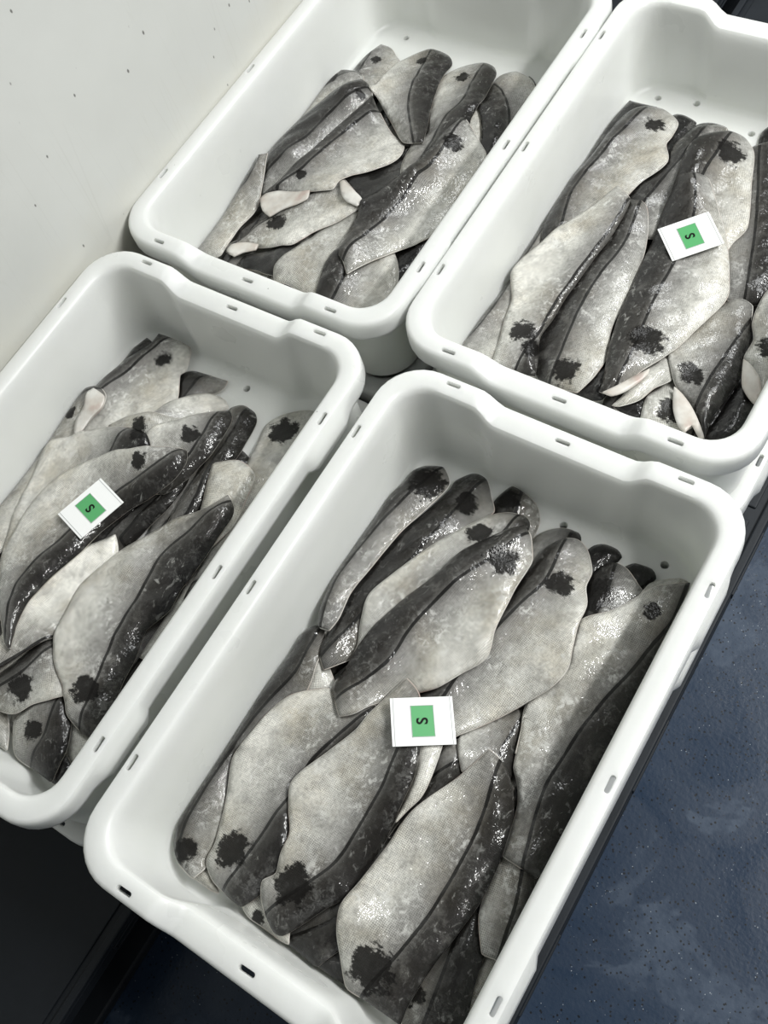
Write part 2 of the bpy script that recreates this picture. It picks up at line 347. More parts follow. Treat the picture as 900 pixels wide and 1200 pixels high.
def slot_cutters():
    bm = bmesh.new()
    def slot(x, y, z, along_y):
        hl, r = 0.0095, 0.0029; ring_ = []
        for k in range(12):
            a = 2*math.pi*k/12; ox = (hl-r)*(1 if math.cos(a) > 0 else -1); p = (ox+r*math.cos(a), r*math.sin(a))
            ring_.append((x-p[1], y+p[0]) if along_y else (x+p[0], y+p[1]))
        lo = [bm.verts.new((a, b, z-0.013)) for a, b in ring_]; hi = [bm.verts.new((a, b, z+0.01)) for a, b in ring_]
        bm.faces.new(list(reversed(lo))); bm.faces.new(hi)
        for k in range(12): bm.faces.new((lo[k], lo[(k+1) % 12], hi[(k+1) % 12], hi[k]))
    for s in (-1, 1):
        for y in (-0.225, 0, 0.225): slot(s*0.220, y, 0, True)
        for x in (-0.1466, 0.1466): slot(x, s*0.3306, 0, False)
        slot(0, s*0.3255, -0.0188, False)
    me = bpy.data.meshes.new('slots'); bm.to_mesh(me); bm.free(); return me
def hole_cutters(holes):
    bm = bmesh.new()
    for x, y in holes:
        g = bmesh.ops.create_cone(bm, cap_ends=True, segments=16, radius1=0.0052, radius2=0.0052, depth=0.05)['verts']
        for v in g: v.co += Vector((x, y, -0.148))
    me = bpy.data.meshes.new('holes'); bm.to_mesh(me); bm.free(); return me
blank = apply_boolean(tub_mesh(), slot_cutters())
HOLES = {'A': [(0.020, 0.281), (0.150, 0.288)], 'B': [(0.012, 0.277)], 'C': [(-0.137, 0.277)], 'D': [(-0.097, 0.291), (-0.155, 0.283), (0.0, 0.262)]}
lower = blank.copy(); smooth_by_angle(lower)
if not lower.materials: lower.materials.append(TUB)
TUB_LABEL = {'A': 'white plastic fish tub nearest the camera, full of fillets with a card on top',
             'B': 'white plastic fish tub at left against the wall, with a card among its fillets',
             'C': 'white plastic fish tub at top left by the wall, without any card',
             'D': 'white plastic fish tub at right holding a tilted card, behind the nearest tub'}
LOW_LABEL = {'A': 'white lower tub hidden beneath the nearest fish tub', 'B': 'white lower tub whose near corner shows beneath the left fish tub',
             'C': 'white lower tub beneath the top left fish tub', 'D': 'white lower tub showing at the near right corner beneath the right fish tub'}
LOW_SHIFT = {'A': -0.010, 'B': -0.002, 'C': 0.0, 'D': 0.0}
for t, (x, y, z, a) in POSES.items():
    me = apply_boolean(blank, hole_cutters(HOLES[t])); smooth_by_angle(me); me.name = 'fish_tub'
    if not me.materials: me.materials.append(TUB)
    o = link('fish_tub', me, None, None, (x, y, z), a); tag(o, TUB_LABEL[t], 'tub', 'fish tubs full of fillets')
    o = link('fish_tub', lower, None, None, (x+LOW_SHIFT[t], y, -PITCH-0.001), a); tag(o, LOW_LABEL[t], 'tub', 'lower tubs of the stacks')

# ------------------------------------------------------------------ fillets
# ---- draping of soft fillets on a height grid (metres, tub frame: x across, y along, z up, rim top = 0)
G = 0.0025
GX, GY = np.arange(-0.2, 0.2001, G), np.arange(-0.325, 0.3251, G)
XX, YY = np.meshgrid(GX, GY, indexing='ij')
FLOOR_Z = -0.140
def smooth_poly(p, closed=True, step=0.004):
    p = np.asarray(p, float); n = len(p); out = []
    rng = range(n if closed else n-1)
    for i in rng:
        if closed: a, b, c, d = p[i-1], p[i], p[(i+1) % n], p[(i+2) % n]
        else: a, b, c, d = p[max(i-1, 0)], p[i], p[i+1], p[min(i+2, n-1)]
        L = np.linalg.norm(c-b); m = max(1, int(round(L/step)))
        lim = 0.9*L
        t1, t2 = (c-a)/2, (d-b)/2
        for (o, m1, e), tt in (((a, b, c), t1), ((b, c, d), t2)):     # keep sharp corners sharp
            w1, w2 = m1-o, e-m1; cs = (w1@w2)/max(np.linalg.norm(w1)*np.linalg.norm(w2), 1e-12)
            tt *= min(max((cs-0.25)/0.5, 0.12), 1.0)
        for t, q in ((t1, 0), (t2, 1)):
            l = np.linalg.norm(t)
            if l > lim: t *= lim/l
        for k in range(m):
            s = k/m
            out.append((2*s**3-3*s**2+1)*b+(s**3-2*s**2+s)*t1+(-2*s**3+3*s**2)*c+(s**3-s**2)*t2)
    if not closed: out.append(p[-1])
    return np.array(out)
def seg_dist(P, a, b):
    ab = b-a; t = np.clip(((P-a)@ab)/max(ab@ab, 1e-12), 0, 1)
    d = P-(a+t[:, None]*ab)
    return np.hypot(d[:, 0], d[:, 1]), ab[0]*d[:, 1]-ab[1]*d[:, 0]
def edge_dist(P, poly):
    D = np.full(len(P), 9.0)
    for i in range(len(poly)): D = np.minimum(D, seg_dist(P, poly[i-1], poly[i])[0])
    return D
def inside(P, poly):
    x, y = P[:, 0], P[:, 1]; r = np.zeros(len(P), bool)
    for i in range(len(poly)):
        (x1, y1), (x2, y2) = poly[i-1], poly[i]
        if y1 == y2: continue
        c = (y1 > y) != (y2 > y)
        r ^= c & (x < (x2-x1)*(y-y1)/(y2-y1)+x1)
    return r
def line_dist(P, line):
    l = np.asarray(line)
    e0 = l[0]+(l[0]-l[1])/np.linalg.norm(l[0]-l[1])*0.12; e1 = l[-1]+(l[-1]-l[-2])/np.linalg.norm(l[-1]-l[-2])*0.12
    l = np.vstack([e0, l, e1]); D = np.full(len(P), 9.0); S = np.zeros(len(P))
    for i in range(len(l)-1):
        d, c = seg_dist(P, l[i], l[i+1]); m = d < D; D[m] = d[m]; S[m] = np.sign(c[m])
    return D*S
def box_blur(a, r):
    for ax in (0, 1):
        pad = [(0, 0), (0, 0)]; pad[ax] = (r+1, r)
        c = np.cumsum(np.pad(a, pad, mode='edge'), axis=ax)
        n = a.shape[ax]
        a = (np.take(c, range(2*r+1, 2*r+1+n), axis=ax)-np.take(c, range(0, n), axis=ax))/(2*r+1)
    return a
def sample(grid, P):
    u = np.clip((P[:, 0]-GX[0])/G, 0, len(GX)-1.001); v = np.clip((P[:, 1]-GY[0])/G, 0, len(GY)-1.001)
    i, j = u.astype(int), v.astype(int); fu, fv = u-i, v-j
    return grid[i, j]*(1-fu)*(1-fv)+grid[i+1, j]*fu*(1-fv)+grid[i, j+1]*(1-fu)*fv+grid[i+1, j+1]*fu*fv
def floor_grid():
    w = np.minimum(0.1945-np.abs(XX), 0.301-np.abs(YY))
    return FLOOR_Z+np.clip(0.016-w, 0, 0.016)**2/0.016*0.9
def clamp_poly(poly):
    poly = np.array(poly, float); poly[:, 0] = np.clip(poly[:, 0], -0.1912, 0.1912); poly[:, 1] = np.clip(poly[:, 1], -0.295, 0.295)
    r = 0.043; c = np.array([0.1912-r, 0.295-r]); q = np.abs(poly)-c; m = (q > 0).all(1); l = np.hypot(q[:, 0], q[:, 1])
    m &= l > r; q[m] *= (r/l[m])[:, None]; poly[m] = (np.sign(poly)*(c+q))[m]
    return poly
def thickness(d, T):
    return 0.0024+(T-0.0024)*(1-(1-np.clip(d/0.023, 0, 1))**2.2)
def body_shape(P, poly, L, side, seed):
    w = 0.10*np.sin(P[:, 0]*95+seed)*np.sin(P[:, 1]*80+2*seed)+0.06*np.sin(P[:, 0]*190-P[:, 1]*150+seed)
    if L is None: return 0.9+w
    return 0.72+0.45*np.exp(-((line_dist(P, L)*side-0.008)/0.022)**2)+w
def drape(H, poly, T, gap=0.0024, body=None):
    """lay one fillet on height grid H; returns (base grid extrapolated past the outline) and updates H"""
    P = np.c_[XX.ravel(), YY.ravel()]
    lo, hi = poly.min(0)-0.01, poly.max(0)+0.01
    sel = ((P >= lo) & (P <= hi)).all(1); ins = np.zeros(len(P), bool); D = np.zeros(len(P))
    ins[sel] = inside(P[sel], poly); D[sel] = edge_dist(P[sel], poly)
    M = ins.reshape(XX.shape); D = D.reshape(XX.shape)
    near = (ins | (sel & (D.ravel() < 0.006))).reshape(XX.shape)
    w = near.astype(float); B0 = np.where(near, H+gap, 0); B = B0.copy()
    for it in range(70):
        r = 3 if it < 55 else 1
        bb = box_blur(B*w, r)/np.maximum(box_blur(w, r), 1e-6)
        B = np.where(near, np.maximum(B0 if it < 66 else B0, bb), 0)
    # push the values outward so that the edge can be sampled
    E, ww = B.copy(), w.copy()
    for _ in range(4):
        nb = box_blur(E*ww, 1); nw = box_blur(ww, 1)
        E = np.where(ww > 0.5, E, np.where(nw > 0, nb/np.maximum(nw, 1e-6), 0)); ww = np.where((ww > 0.5) | (nw > 0), 1.0, 0.0)
    k = np.ones(XX.shape)
    if body is not None: k[M] = body(P[ins])
    top = B+thickness(D, T*k)
    H[M] = np.maximum(H[M], top[M])
    return E

# outlines in half millimetres, tub frame: (name, kind, parent, tone, outline, lateral line, dark side, spots, label)
PILES = {
 'A': [
  ('H','fillet',None,-0.1,[(-227,-540),(-169,-517),(-151,-456),(-161,-336),(-204,-221),(-244,-130),(-265,-60),(-318,-68),(-323,-141),(-334,-240),(-341,-362),(-326,-457),(-287,-524)],[(-250,-501),(-270,-302),(-301,-84)],1,[],''),
  ('H','fillet',None,-0.1,[(-255,398),(-317,388),(-347,333),(-364,213),(-346,92),(-327,-6),(-321,-79),(-268,-82),(-247,-12),(-215,82),(-182,200),(-177,296),(-200,370)],[(-247,357),(-270,159),(-286,-61)],1,[],''),
  ('H','fillet',None,-0.1,[(-110,-547),(-169,-527),(-190,-467),(-185,-346),(-147,-230),(-111,-137),(-92,-66),(-39,-72),(-31,-145),(-16,-243),(-4,-365),(-16,-460),(-51,-529)],[(-118,-506),(-90,-308),(-68,-89)],1,[],''),
  ('H','fillet',None,-0.1,[(-77,-137),(-16,-124),(12,-67),(22,53),(-2,173),(-27,270),(-37,342),(-90,343),(-107,271),(-133,176),(-160,56),(-160,-40),(-133,-112)],[(-102,-97),(-90,103),(-86,323)],-1,[],''),
  ('H','fillet',None,-0.1,[(69,-110),(9,-126),(-16,-184),(-20,-305),(11,-424),(40,-519),(54,-590),(107,-589),(120,-516),(142,-420),(163,-299),(158,-203),(127,-132)],[(92,-149),(90,-350),(97,-570)],1,[],''),
  ('H','fillet',None,-0.1,[(76,-108),(15,-94),(-12,-37),(-20,83),(5,203),(31,299),(42,371),(96,372),(111,300),(137,204),(162,84),(161,-12),(133,-84)],[(83,-68),(90,132),(89,352)],-1,[],''),
  ('H','fillet',None,-0.1,[(259,-568),(199,-552),(174,-494),(170,-374),(200,-255),(229,-159),(243,-88),(296,-89),(309,-162),(331,-258),(352,-379),(347,-475),(317,-546)],[(246,-528),(260,-329),(267,-109)],-1,[],''),
  ('H','fillet',None,-0.1,[(269,386),(208,374),(179,317),(167,198),(189,77),(212,-20),(221,-93),(274,-95),(292,-23),(320,72),(349,191),(351,287),(325,360)],[(275,346),(260,146),(252,-74)],1,[],''),
  ('H','fillet',None,-0.1,[(-67,-505),(-8,-484),(11,-423),(5,-303),(-36,-187),(-74,-95),(-94,-25),(-147,-31),(-153,-104),(-166,-203),(-177,-325),(-163,-420),(-127,-488)],[(-74,-466),(-90,-267),(-116,-48)],1,[],''),
  ('H','fillet',None,-0.1,[(57,-32),(-1,-54),(-20,-114),(-13,-234),(28,-350),(67,-442),(87,-512),(140,-505),(146,-432),(158,-334),(168,-212),(154,-117),(117,-49)],[(73,-71),(90,-270),(118,-488)],1,[],''),
  ('A5','fillet',None,-0.2,[(-141,541),(-132,570),(-118,590),(-83,588),(-41,574),(-16,544),(-8,505),(-9,405),(-30,295),(-86,245),(-146,278),(-148,396)],[(-91,595),(-67,499),(-71,337),(-92,258)],-1,[(-105,551,22)],'small dark-backed fillet end poking out at the far wall beside the drain hole'),
  ('A6','fillet',None,-0.5,[(-1,472),(1,502),(16,527),(46,550),(84,556),(99,541),(116,449),(117,294),(77,155),(38,114),(0,211),(-4,381)],[(69,559),(80,450),(55,280),(45,134)],1,[],'brown fillet end showing just behind the pink-tinged head end of the centre fillet'),
  ('A6b','fillet',None,-0.5,[(125,521),(133,541),(154,556),(188,557),(205,544),(200,515),(203,401),(197,242),(165,170),(123,184),(113,304),(113,438)],'dark',0,[],'black fillet tip near the far wall, just right of the centre fillet head end'),
  ('A6d','fillet',None,-0.6,[(220,518),(227,532),(240,544),(280,548),(299,531),(290,490),(283,344),(248,212),(207,208),(197,311),(209,442)],'dark',0,[],'small black fillet tip lying on bare tub floor left of the big right-hand fillet'),
  ('A6c','fillet',None,-0.45,[(177,393),(166,440),(179,488),(201,511),(235,508),(277,482),(300,466),(294,408),(275,291),(251,157),(204,132),(188,245)],[(209,495),(225,418),(226,347),(212,217)],-1,[(201,406,33)],'brownish dark fillet shoulder with grey scuffs, tucked behind the big right-hand fillet'),
  ('A6e','fillet',None,0.3,[(293,476),(297,500),(316,523),(352,547),(372,546),(382,490),(382,414),(326,325),(293,357),(288,419)],'belly',0,[],'pale fillet edge peeping above the top end of the big right-hand fillet'),
  ('A20','fillet',None,-0.3,[(-300,-590),(-287,-582),(-259,-553),(-210,-586),(-227,-590),(-248,-590),(-272,-590)],'belly',0,[],'small pinkish-brown fillet scrap in the near left corner of the nearest tub'),
  ('A19','fillet',None,-0.3,[(56,-590),(59,-557),(100,-509),(168,-513),(204,-558),(197,-590),(160,-590),(108,-590)],'dark',0,[],'dark brown fillet end against the near wall, left of the largest front fillet'),
  ('A18','fillet',None,-0.6,[(-22,-590),(-26,-569),(9,-509),(64,-422),(106,-430),(125,-488),(98,-538),(72,-590),(31,-590),(-8,-590)],[(-4,-565),(40,-516),(95,-437)],-1,[],'black-backed fillet end wedged below the card fillet, against the near wall'),
  ('A17','fillet',None,0.1,[(-148,-578),(-138,-556),(-125,-524),(-82,-539),(-34,-551),(-7,-586),(-28,-590),(-55,-590),(-84,-590),(-122,-590)],'belly',0,[(-98,-581,13)],'silver fillet sliver standing between two dark head ends at the near wall'),
  ('A10','fillet',None,-0.2,[(359,-389),(382,-377),(382,-352),(382,-409),(382,-485),(379,-528),(374,-541),(377,-510),(363,-460)],'belly',0,[],'dull grey fillet piece along the right wall in the nearest corner of the tub'),
  ('A12','fillet',None,-0.4,[(293,-322),(322,-343),(355,-392),(368,-451),(382,-513),(361,-560),(335,-581),(277,-590),(254,-550),(269,-436)],[(290,-386),(303,-468),(311,-529),(318,-604)],1,[(260,-524,22)],'dark wet fillet with thin silver patch, under the back edge of largest front fillet'),
  ('A22','fillet',None,-0.1,[(71,-295),(76,-247),(85,-191),(83,-150),(77,-78),(102,-32),(132,-63),(145,-115),(132,-181),(109,-244)],[(75,-273),(82,-155),(126,-78)],-1,[],'grey scaly fillet with crooked dark line, half buried below card in nearest tub'),
  ('A21','fillet',None,0.75,[(28,-96),(38,-77),(74,-66),(83,-104),(92,-159),(92,-192),(81,-227),(72,-261),(68,-214),(58,-161)],'belly',0,[],'narrow white belly strip hanging down from under the card in the nearest tub'),
  ('A23','fillet',None,0.05,[(103,-45),(101,-9),(134,52),(179,105),(207,76),(217,20),(231,-60),(209,-81),(163,-87),(140,-96)],[(198,-50),(187,0),(189,80)],-1,[],'pale brownish fillet section just right of the card, left of the big right-hand fillet'),
  ('A16','fillet',None,0.45,[(-311,-12),(-286,-22),(-237,-60),(-214,-75),(-233,-113),(-286,-129),(-295,-92)],'belly',0,[],'short pale triangular tail tip between the left wall fillets and the banded centre fillet'),
  ('A15','fillet',None,-0.3,[(-358,39),(-333,39),(-303,-4),(-286,-63),(-280,-124),(-302,-157),(-309,-229),(-316,-293),(-350,-316),(-328,-372),(-306,-417),(-279,-480),(-271,-546),(-264,-562),(-274,-590),(-289,-590),(-329,-583),(-351,-570),(-365,-555),(-382,-514),(-382,-358),(-382,-261),(-382,-144),(-374,-52),(-377,11)],[(-340,25),(-324,-80),(-350,-180),(-361,-274),(-366,-347),(-362,-496),(-349,-540),(-325,-583)],-1,[(-330,-551,22)],'long brownish fillet along left wall down to near left corner of the nearest tub'),
  ('A2','fillet',None,-0.4,[(-260,521),(-259,546),(-228,581),(-187,581),(-148,538),(-121,502),(-166,413),(-200,275),(-226,170),(-235,75),(-228,13),(-246,-18),(-267,-49),(-298,-18),(-316,34),(-333,164),(-323,246),(-297,367)],[(-288,-21),(-266,100),(-245,226),(-226,323),(-213,448),(-191,565)],1,[(-194,491,22)],'dark fillet lying second from the left wall at the far end of the nearest tub'),
  ('A1','fillet',None,0,[(-373,481),(-371,520),(-351,546),(-307,564),(-270,535),(-263,506),(-293,366),(-307,245),(-317,142),(-305,76),(-308,38),(-340,35),(-366,79),(-382,159),(-382,252),(-382,347),(-382,426)],[(-340,52),(-369,155),(-361,270),(-347,377),(-327,472)],1,[(-314,499,36)],'slim grey fillet against the left wall at the far end of the nearest tub'),
  ('A9','fillet',None,0.35,[(292,-196),(307,-170),(363,-153),(382,-207),(382,-298),(382,-385),(376,-385),(352,-389),(310,-328),(298,-272)],[(333,-173),(363,-267),(375,-335),(386,-388)],1,[],'silvery tail piece showing below the cut tail of the big right-hand fillet'),
  ('A8','fillet',None,0.1,[(300,463),(317,490),(351,517),(377,534),(381,522),(382,495),(382,415),(382,282),(382,178),(382,61),(382,-113),(382,-191),(377,-208),(340,-205),(297,-202),(284,-145),(269,-87),(247,-50),(228,-29),(213,21),(194,80),(217,-3),(206,42),(186,110),(218,174),(231,223),(217,283),(210,329),(255,382),(281,425)],[(374,521),(382,430),(369,361),(354,282),(331,196),(316,111),(309,28),(306,-28),(318,-104),(333,-161),(344,-205)],1,[(338,425,17)],'big silver-sided fillet lying along the right wall of the nearest tub'),
  ('A4','fillet',None,0.1,[(36,397),(40,450),(43,473),(67,510),(99,523),(132,508),(169,458),(175,416),(200,371),(209,311),(221,263),(233,215),(222,166),(184,108),(137,36),(92,-34),(51,-79),(-3,-79),(-47,-47),(-49,-1),(-16,99),(22,227),(33,322)],[(17,18),(24,113),(45,222),(69,309),(88,387),(76,495)],1,[(122,391,26)],'broad fillet with pink-tinged head end, passing under right side of card in nearest tub'),
  ('A3a','fillet',None,0.35,[(-224,6),(-231,42),(-256,103),(-267,166),(-235,261),(-198,359),(-167,421),(-122,486),(-83,513),(-42,523),(-21,507),(-13,418),(-42,306),(-98,168),(-137,42),(-173,-7)],[(-194,-19),(-176,99),(-152,235),(-115,337),(-69,423),(-59,506)],-1,[(-115,427,25)],'fillet showing a pale belly strip with a black blotch, beside the banded centre fillet'),
  ('A14','fillet',None,0.15,[(-324,-180),(-315,-157),(-303,-137),(-259,-99),(-229,-80),(-192,-92),(-153,-97),(-107,-65),(-100,-99),(-120,-161),(-164,-244),(-179,-306),(-123,-389),(-102,-450),(-112,-527),(-138,-579),(-166,-582),(-194,-578),(-234,-569),(-267,-543),(-272,-504),(-289,-454),(-310,-405),(-339,-350),(-348,-320),(-340,-272),(-333,-218)],[(-114,-88),(-149,-170),(-177,-250),(-173,-341),(-178,-446),(-192,-543)],1,[(-219,-492,31)],'fillet with clear scales and ragged black blotch, second from nearest tub left wall, near end'),
  ('A3b','fillet',None,0.15,[(-224,-74),(-223,-24),(-223,40),(-211,113),(-184,195),(-146,279),(-123,355),(-94,403),(-59,456),(-26,489),(1,472),(34,418),(36,391),(36,335),(40,296),(47,220),(62,153),(28,94),(-3,40),(-45,5),(-87,-27),(-113,-68),(-136,-105),(-167,-126)],[(-198,-96),(-159,-25),(-134,42),(-132,115),(-112,209),(-82,289),(-50,361),(-9,469)],1,[(-17,375,29)],'large banded fillet with jet-dark back stripe and silver belly, above card in nearest tub'),
  ('A13','fillet',None,0.1,[(-88,-19),(-75,22),(-33,6),(10,-46),(40,-99),(60,-159),(67,-255),(68,-325),(58,-395),(55,-443),(28,-486),(1,-539),(-23,-579),(-46,-583),(-84,-561),(-109,-536),(-120,-510),(-102,-482),(-112,-442),(-120,-398),(-151,-357),(-181,-312),(-176,-273),(-145,-204),(-112,-135),(-104,-88)],[(-30,25),(-9,-50),(-3,-123),(7,-202),(7,-275),(5,-358),(-5,-411),(-31,-467),(-66,-535)],1,[(-57,-482,33)],'fillet with blood-tinged white patches, running from the card down to the near wall'),
  ('A11','fillet',None,0.15,[(167,-26),(204,-34),(239,-60),(267,-100),(284,-148),(297,-220),(301,-296),(299,-328),(291,-391),(278,-473),(272,-553),(276,-590),(245,-590),(202,-590),(176,-590),(145,-588),(102,-540),(75,-504),(58,-461),(65,-408),(76,-330),(93,-225),(136,-124),(156,-70)],[(199,-31),(220,-140),(227,-199),(228,-302),(223,-391),(208,-475),(188,-562)],1,[(177,-532,36),(143,-516,15)],'largest front fillet, silver with a black blotch, closest to the camera in the nearest tub'),
 ],
 'B': [
  ('H','fillet',None,-0.1,[(-255,-66),(-316,-77),(-346,-134),(-360,-253),(-339,-374),(-317,-471),(-310,-544),(-256,-547),(-238,-475),(-208,-381),(-177,-262),(-174,-166),(-199,-93)],[(-252,-106),(-270,-306),(-281,-525)],-1,[],''),
  ('H','fillet',None,-0.1,[(-287,376),(-348,359),(-372,301),(-377,181),(-346,62),(-317,-33),(-304,-105),(-250,-103),(-237,-31),(-215,66),(-194,186),(-199,282),(-230,353)],[(-268,336),(-270,136),(-264,-84)],-1,[],''),
  ('H','fillet',None,-0.1,[(-120,-567),(-178,-545),(-197,-484),(-189,-364),(-147,-249),(-108,-157),(-87,-87),(-35,-94),(-29,-167),(-17,-266),(-8,-388),(-22,-483),(-60,-551)],[(-124,-526),(-90,-329),(-61,-111)],-1,[],''),
  ('H','fillet',None,-0.1,[(-138,-116),(-76,-110),(-42,-56),(-18,61),(-28,184),(-42,283),(-43,356),(-96,363),(-121,293),(-158,202),(-199,86),(-210,-9),(-191,-85)],[(-125,-75),(-90,122),(-60,340)],-1,[],''),
  ('H','fillet',None,-0.1,[(102,-566),(162,-552),(189,-494),(197,-374),(171,-254),(145,-158),(134,-86),(80,-86),(65,-158),(40,-253),(15,-373),(16,-469),(45,-541)],[(81,-526),(90,-326),(91,-106)],-1,[],''),
  ('H','fillet',None,-0.1,[(114,380),(175,363),(199,304),(202,184),(170,65),(140,-30),(125,-101),(72,-99),(60,-26),(39,71),(19,192),(25,287),(56,358)],[(106,340),(90,140),(81,-80)],1,[],''),
  ('H','fillet',None,-0.1,[(249,-92),(310,-104),(339,-161),(351,-280),(328,-401),(305,-498),(296,-570),(243,-572),(225,-501),(197,-406),(168,-287),(167,-191),(193,-118)],[(261,-131),(260,-332),(268,-552)],1,[],''),
  ('H','fillet',None,-0.1,[(299,-112),(237,-107),(203,-54),(178,64),(187,187),(199,285),(200,358),(253,366),(278,297),(317,205),(358,90),(370,-5),(352,-80)],[(281,-74),(260,125),(228,343)],-1,[],''),
  ('H','fillet',None,-0.1,[(-119,-499),(-57,-487),(-28,-431),(-15,-312),(-36,-190),(-58,-93),(-66,-21),(-119,-18),(-138,-90),(-167,-184),(-197,-303),(-200,-399),(-174,-472)],[(-107,-459),(-90,-259),(-80,-40)],1,[],''),
  ('H','fillet',None,-0.1,[(101,-494),(41,-478),(16,-420),(11,-300),(41,-181),(71,-85),(84,-14),(137,-15),(150,-88),(172,-184),(194,-305),(189,-401),(159,-472)],[(77,-454),(90,-254),(96,-35)],-1,[],''),
  ('B18','fillet',None,-0.2,[(-28,-571),(-9,-536),(20,-519),(59,-545),(92,-585),(95,-590),(53,-590)],'belly',0,[],'light brown fillet edge cut by the left border of the photo in the left tub'),
  ('B17','fillet',None,0,[(169,-426),(243,-452),(279,-458),(290,-496),(279,-532),(249,-515),(219,-471)],'belly',0,[],'pale tan fillet sliver in the near right corner of the left tub'),
  ('B20','fillet',None,-0.6,[(251,-590),(254,-587),(241,-517),(273,-528),(298,-549),(290,-589),(284,-590)],'dark',0,[],'small black fillet bit in the near right corner of the left tub'),
  ('B16','fillet',None,-0.25,[(79,-529),(81,-505),(121,-454),(161,-404),(203,-437),(229,-465),(258,-521),(268,-587),(263,-590),(207,-590),(141,-590),(113,-576)],[(189,-591),(183,-508),(160,-428)],-1,[(146,-519,20)],'short brownish fillet with a round dull blotch at the near end of the left tub'),
  ('B19','fillet',None,-0.05,[(261,-67),(251,4),(272,66),(303,79),(323,-2),(314,-110),(299,-226),(262,-236)],'belly',0,[],'tan fillet edge along the right wall of the left tub, beneath the large near fillet'),
  ('B15','fillet',None,0.05,[(-63,-509),(-38,-448),(-13,-390),(27,-299),(83,-326),(137,-370),(175,-406),(143,-438),(112,-464),(69,-510),(1,-524)],[(-14,-490),(33,-420),(58,-329)],1,[(56,-449,28)],'short silver fillet end with a big ragged black blotch near the left tub corner'),
  ('B1b','fillet',None,-0.5,[(-369,481),(-369,522),(-357,565),(-325,558),(-330,481),(-345,385),(-374,356)],'dark',0,[],'thin dark fillet edge against the left wall at the far end of the left tub'),
  ('B6','fillet',None,-0.4,[(-147,420),(-176,473),(-184,508),(-159,531),(-116,539),(-68,543),(-38,546),(-34,522),(-41,506),(-60,481),(-56,396),(-71,279),(-143,286)],[(-107,543),(-109,434),(-93,318)],-1,[],'small blue-black fillet tip resting on bare floor at the far end of the left tub'),
  ('B1','fillet',None,0.25,[(-376,349),(-358,431),(-323,548),(-320,587),(-273,590),(-200,586),(-174,541),(-162,513),(-170,497),(-117,425),(-84,329),(-133,247),(-215,186),(-301,166),(-332,223),(-350,291)],[(-338,329),(-326,373),(-306,448),(-277,594)],1,[(-243,516,19)],'broad creamy fillet with a black blotch at the far left corner of the left tub'),
  ('B2','fillet',None,0.05,[(-382,-123),(-382,-11),(-382,85),(-382,185),(-382,270),(-378,324),(-344,345),(-302,331),(-285,295),(-292,253),(-295,199),(-297,162),(-316,88),(-296,-24),(-282,-132),(-284,-222),(-339,-250)],[(-451,-102),(-442,-20),(-444,76),(-428,177),(-397,261),(-348,320)],1,[(-367,241,16)],'fillet along the left wall with folded pink flap at upper end in left tub'),
  ('B2flap','flap','B2',0,[(-295,186),(-315,218),(-321,267),(-336,305),(-328,326),(-284,320),(-269,291),(-278,249),(-279,199)],None,0,[],''),
  ('B5','fillet',None,0.35,[(-130,345),(-116,401),(-87,451),(-50,481),(-3,487),(25,469),(-2,432),(-22,384),(-46,311),(-104,224),(-174,216),(-174,284)],[(195,375),(154,326),(-51,325)],1,[(140,330,18)],'pale fillet head end with a dark patch in the far middle of the left tub'),
  ('B10','fillet',None,-0.5,[(32,459),(35,479),(56,497),(102,492),(125,468),(142,400),(155,339),(144,286),(153,233),(158,162),(150,86),(108,65),(92,147),(85,269),(72,363)],[(139,134),(134,191),(115,272),(106,364),(79,485)],-1,[],'slim black-backed fillet beside bare floor at the right of the left tub'),
  ('B12','fillet',None,0.05,[(166,417),(154,474),(179,523),(234,564),(278,567),(301,447),(325,287),(328,161),(340,31),(335,-78),(292,-62),(272,48),(246,151),(203,288)],[(432,444),(452,308),(459,152),(336,25)],1,[(217,474,31)],'fillet with black blotch along right wall at the far end of the left tub'),
  ('B11','fillet',None,0.45,[(165,177),(125,288),(135,300),(173,327),(213,327),(251,308),(269,250),(283,159),(263,63),(214,63)],'belly',0,[],'creamy white belly flank beside the black-backed slim fillet in the left tub'),
  ('B9','fillet',None,-0.6,[(9,294),(52,266),(72,217),(69,130),(48,59),(29,-14),(-1,-79),(5,-110),(-38,-69),(-40,16),(-19,97),(10,189)],[(186,-83),(6,-1),(27,130)],-1,[],'very dark glossy fillet beneath the lower edge of the card fillet in the left tub'),
  ('B4','fillet',None,0.1,[(-219,252),(-183,296),(-122,327),(-79,344),(-23,367),(2,351),(-17,281),(-54,217),(-127,202)],'belly',0,[(-113,283,20)],'fillet head end with black scuffed patch between the left wall and centre of left tub'),
  ('B7','fillet',None,0.1,[(-80,260),(-68,297),(-34,350),(-23,386),(11,427),(53,454),(76,436),(91,390),(101,313),(91,263),(83,224),(50,156),(-35,139),(-88,185)],[(32,434),(54,341),(54,260),(40,184)],1,[(25,328,20)],'half silver half black fillet above the card fillet in the left tub'),
  ('B3','fillet',None,0.3,[(-67,266),(-105,267),(-175,251),(-241,234),(-290,186),(-357,142),(-358,101),(-339,29),(-317,-46),(-291,-123),(-267,-196),(-224,-288),(-157,-365),(-117,-323),(-129,-199),(-146,-44),(-137,98),(-60,197),(-39,243)],[(-134,245),(-150,181),(-190,18),(-156,-174)],1,[(-90,253,16)],'cream-grey fillet lying left of and beneath the card fillet in the left tub'),
  ('B14','fillet',None,0.75,[(-6,-2),(33,-48),(33,-168),(35,-247),(40,-291),(46,-312),(8,-367),(-34,-438),(-70,-470),(-106,-417),(-91,-379),(-96,-318),(-110,-218),(-72,-89)],[(-47,-453),(8,-365),(47,-302)],-1,[],'smooth white-bellied fillet between the card fillet and the large near fillet in the left tub'),
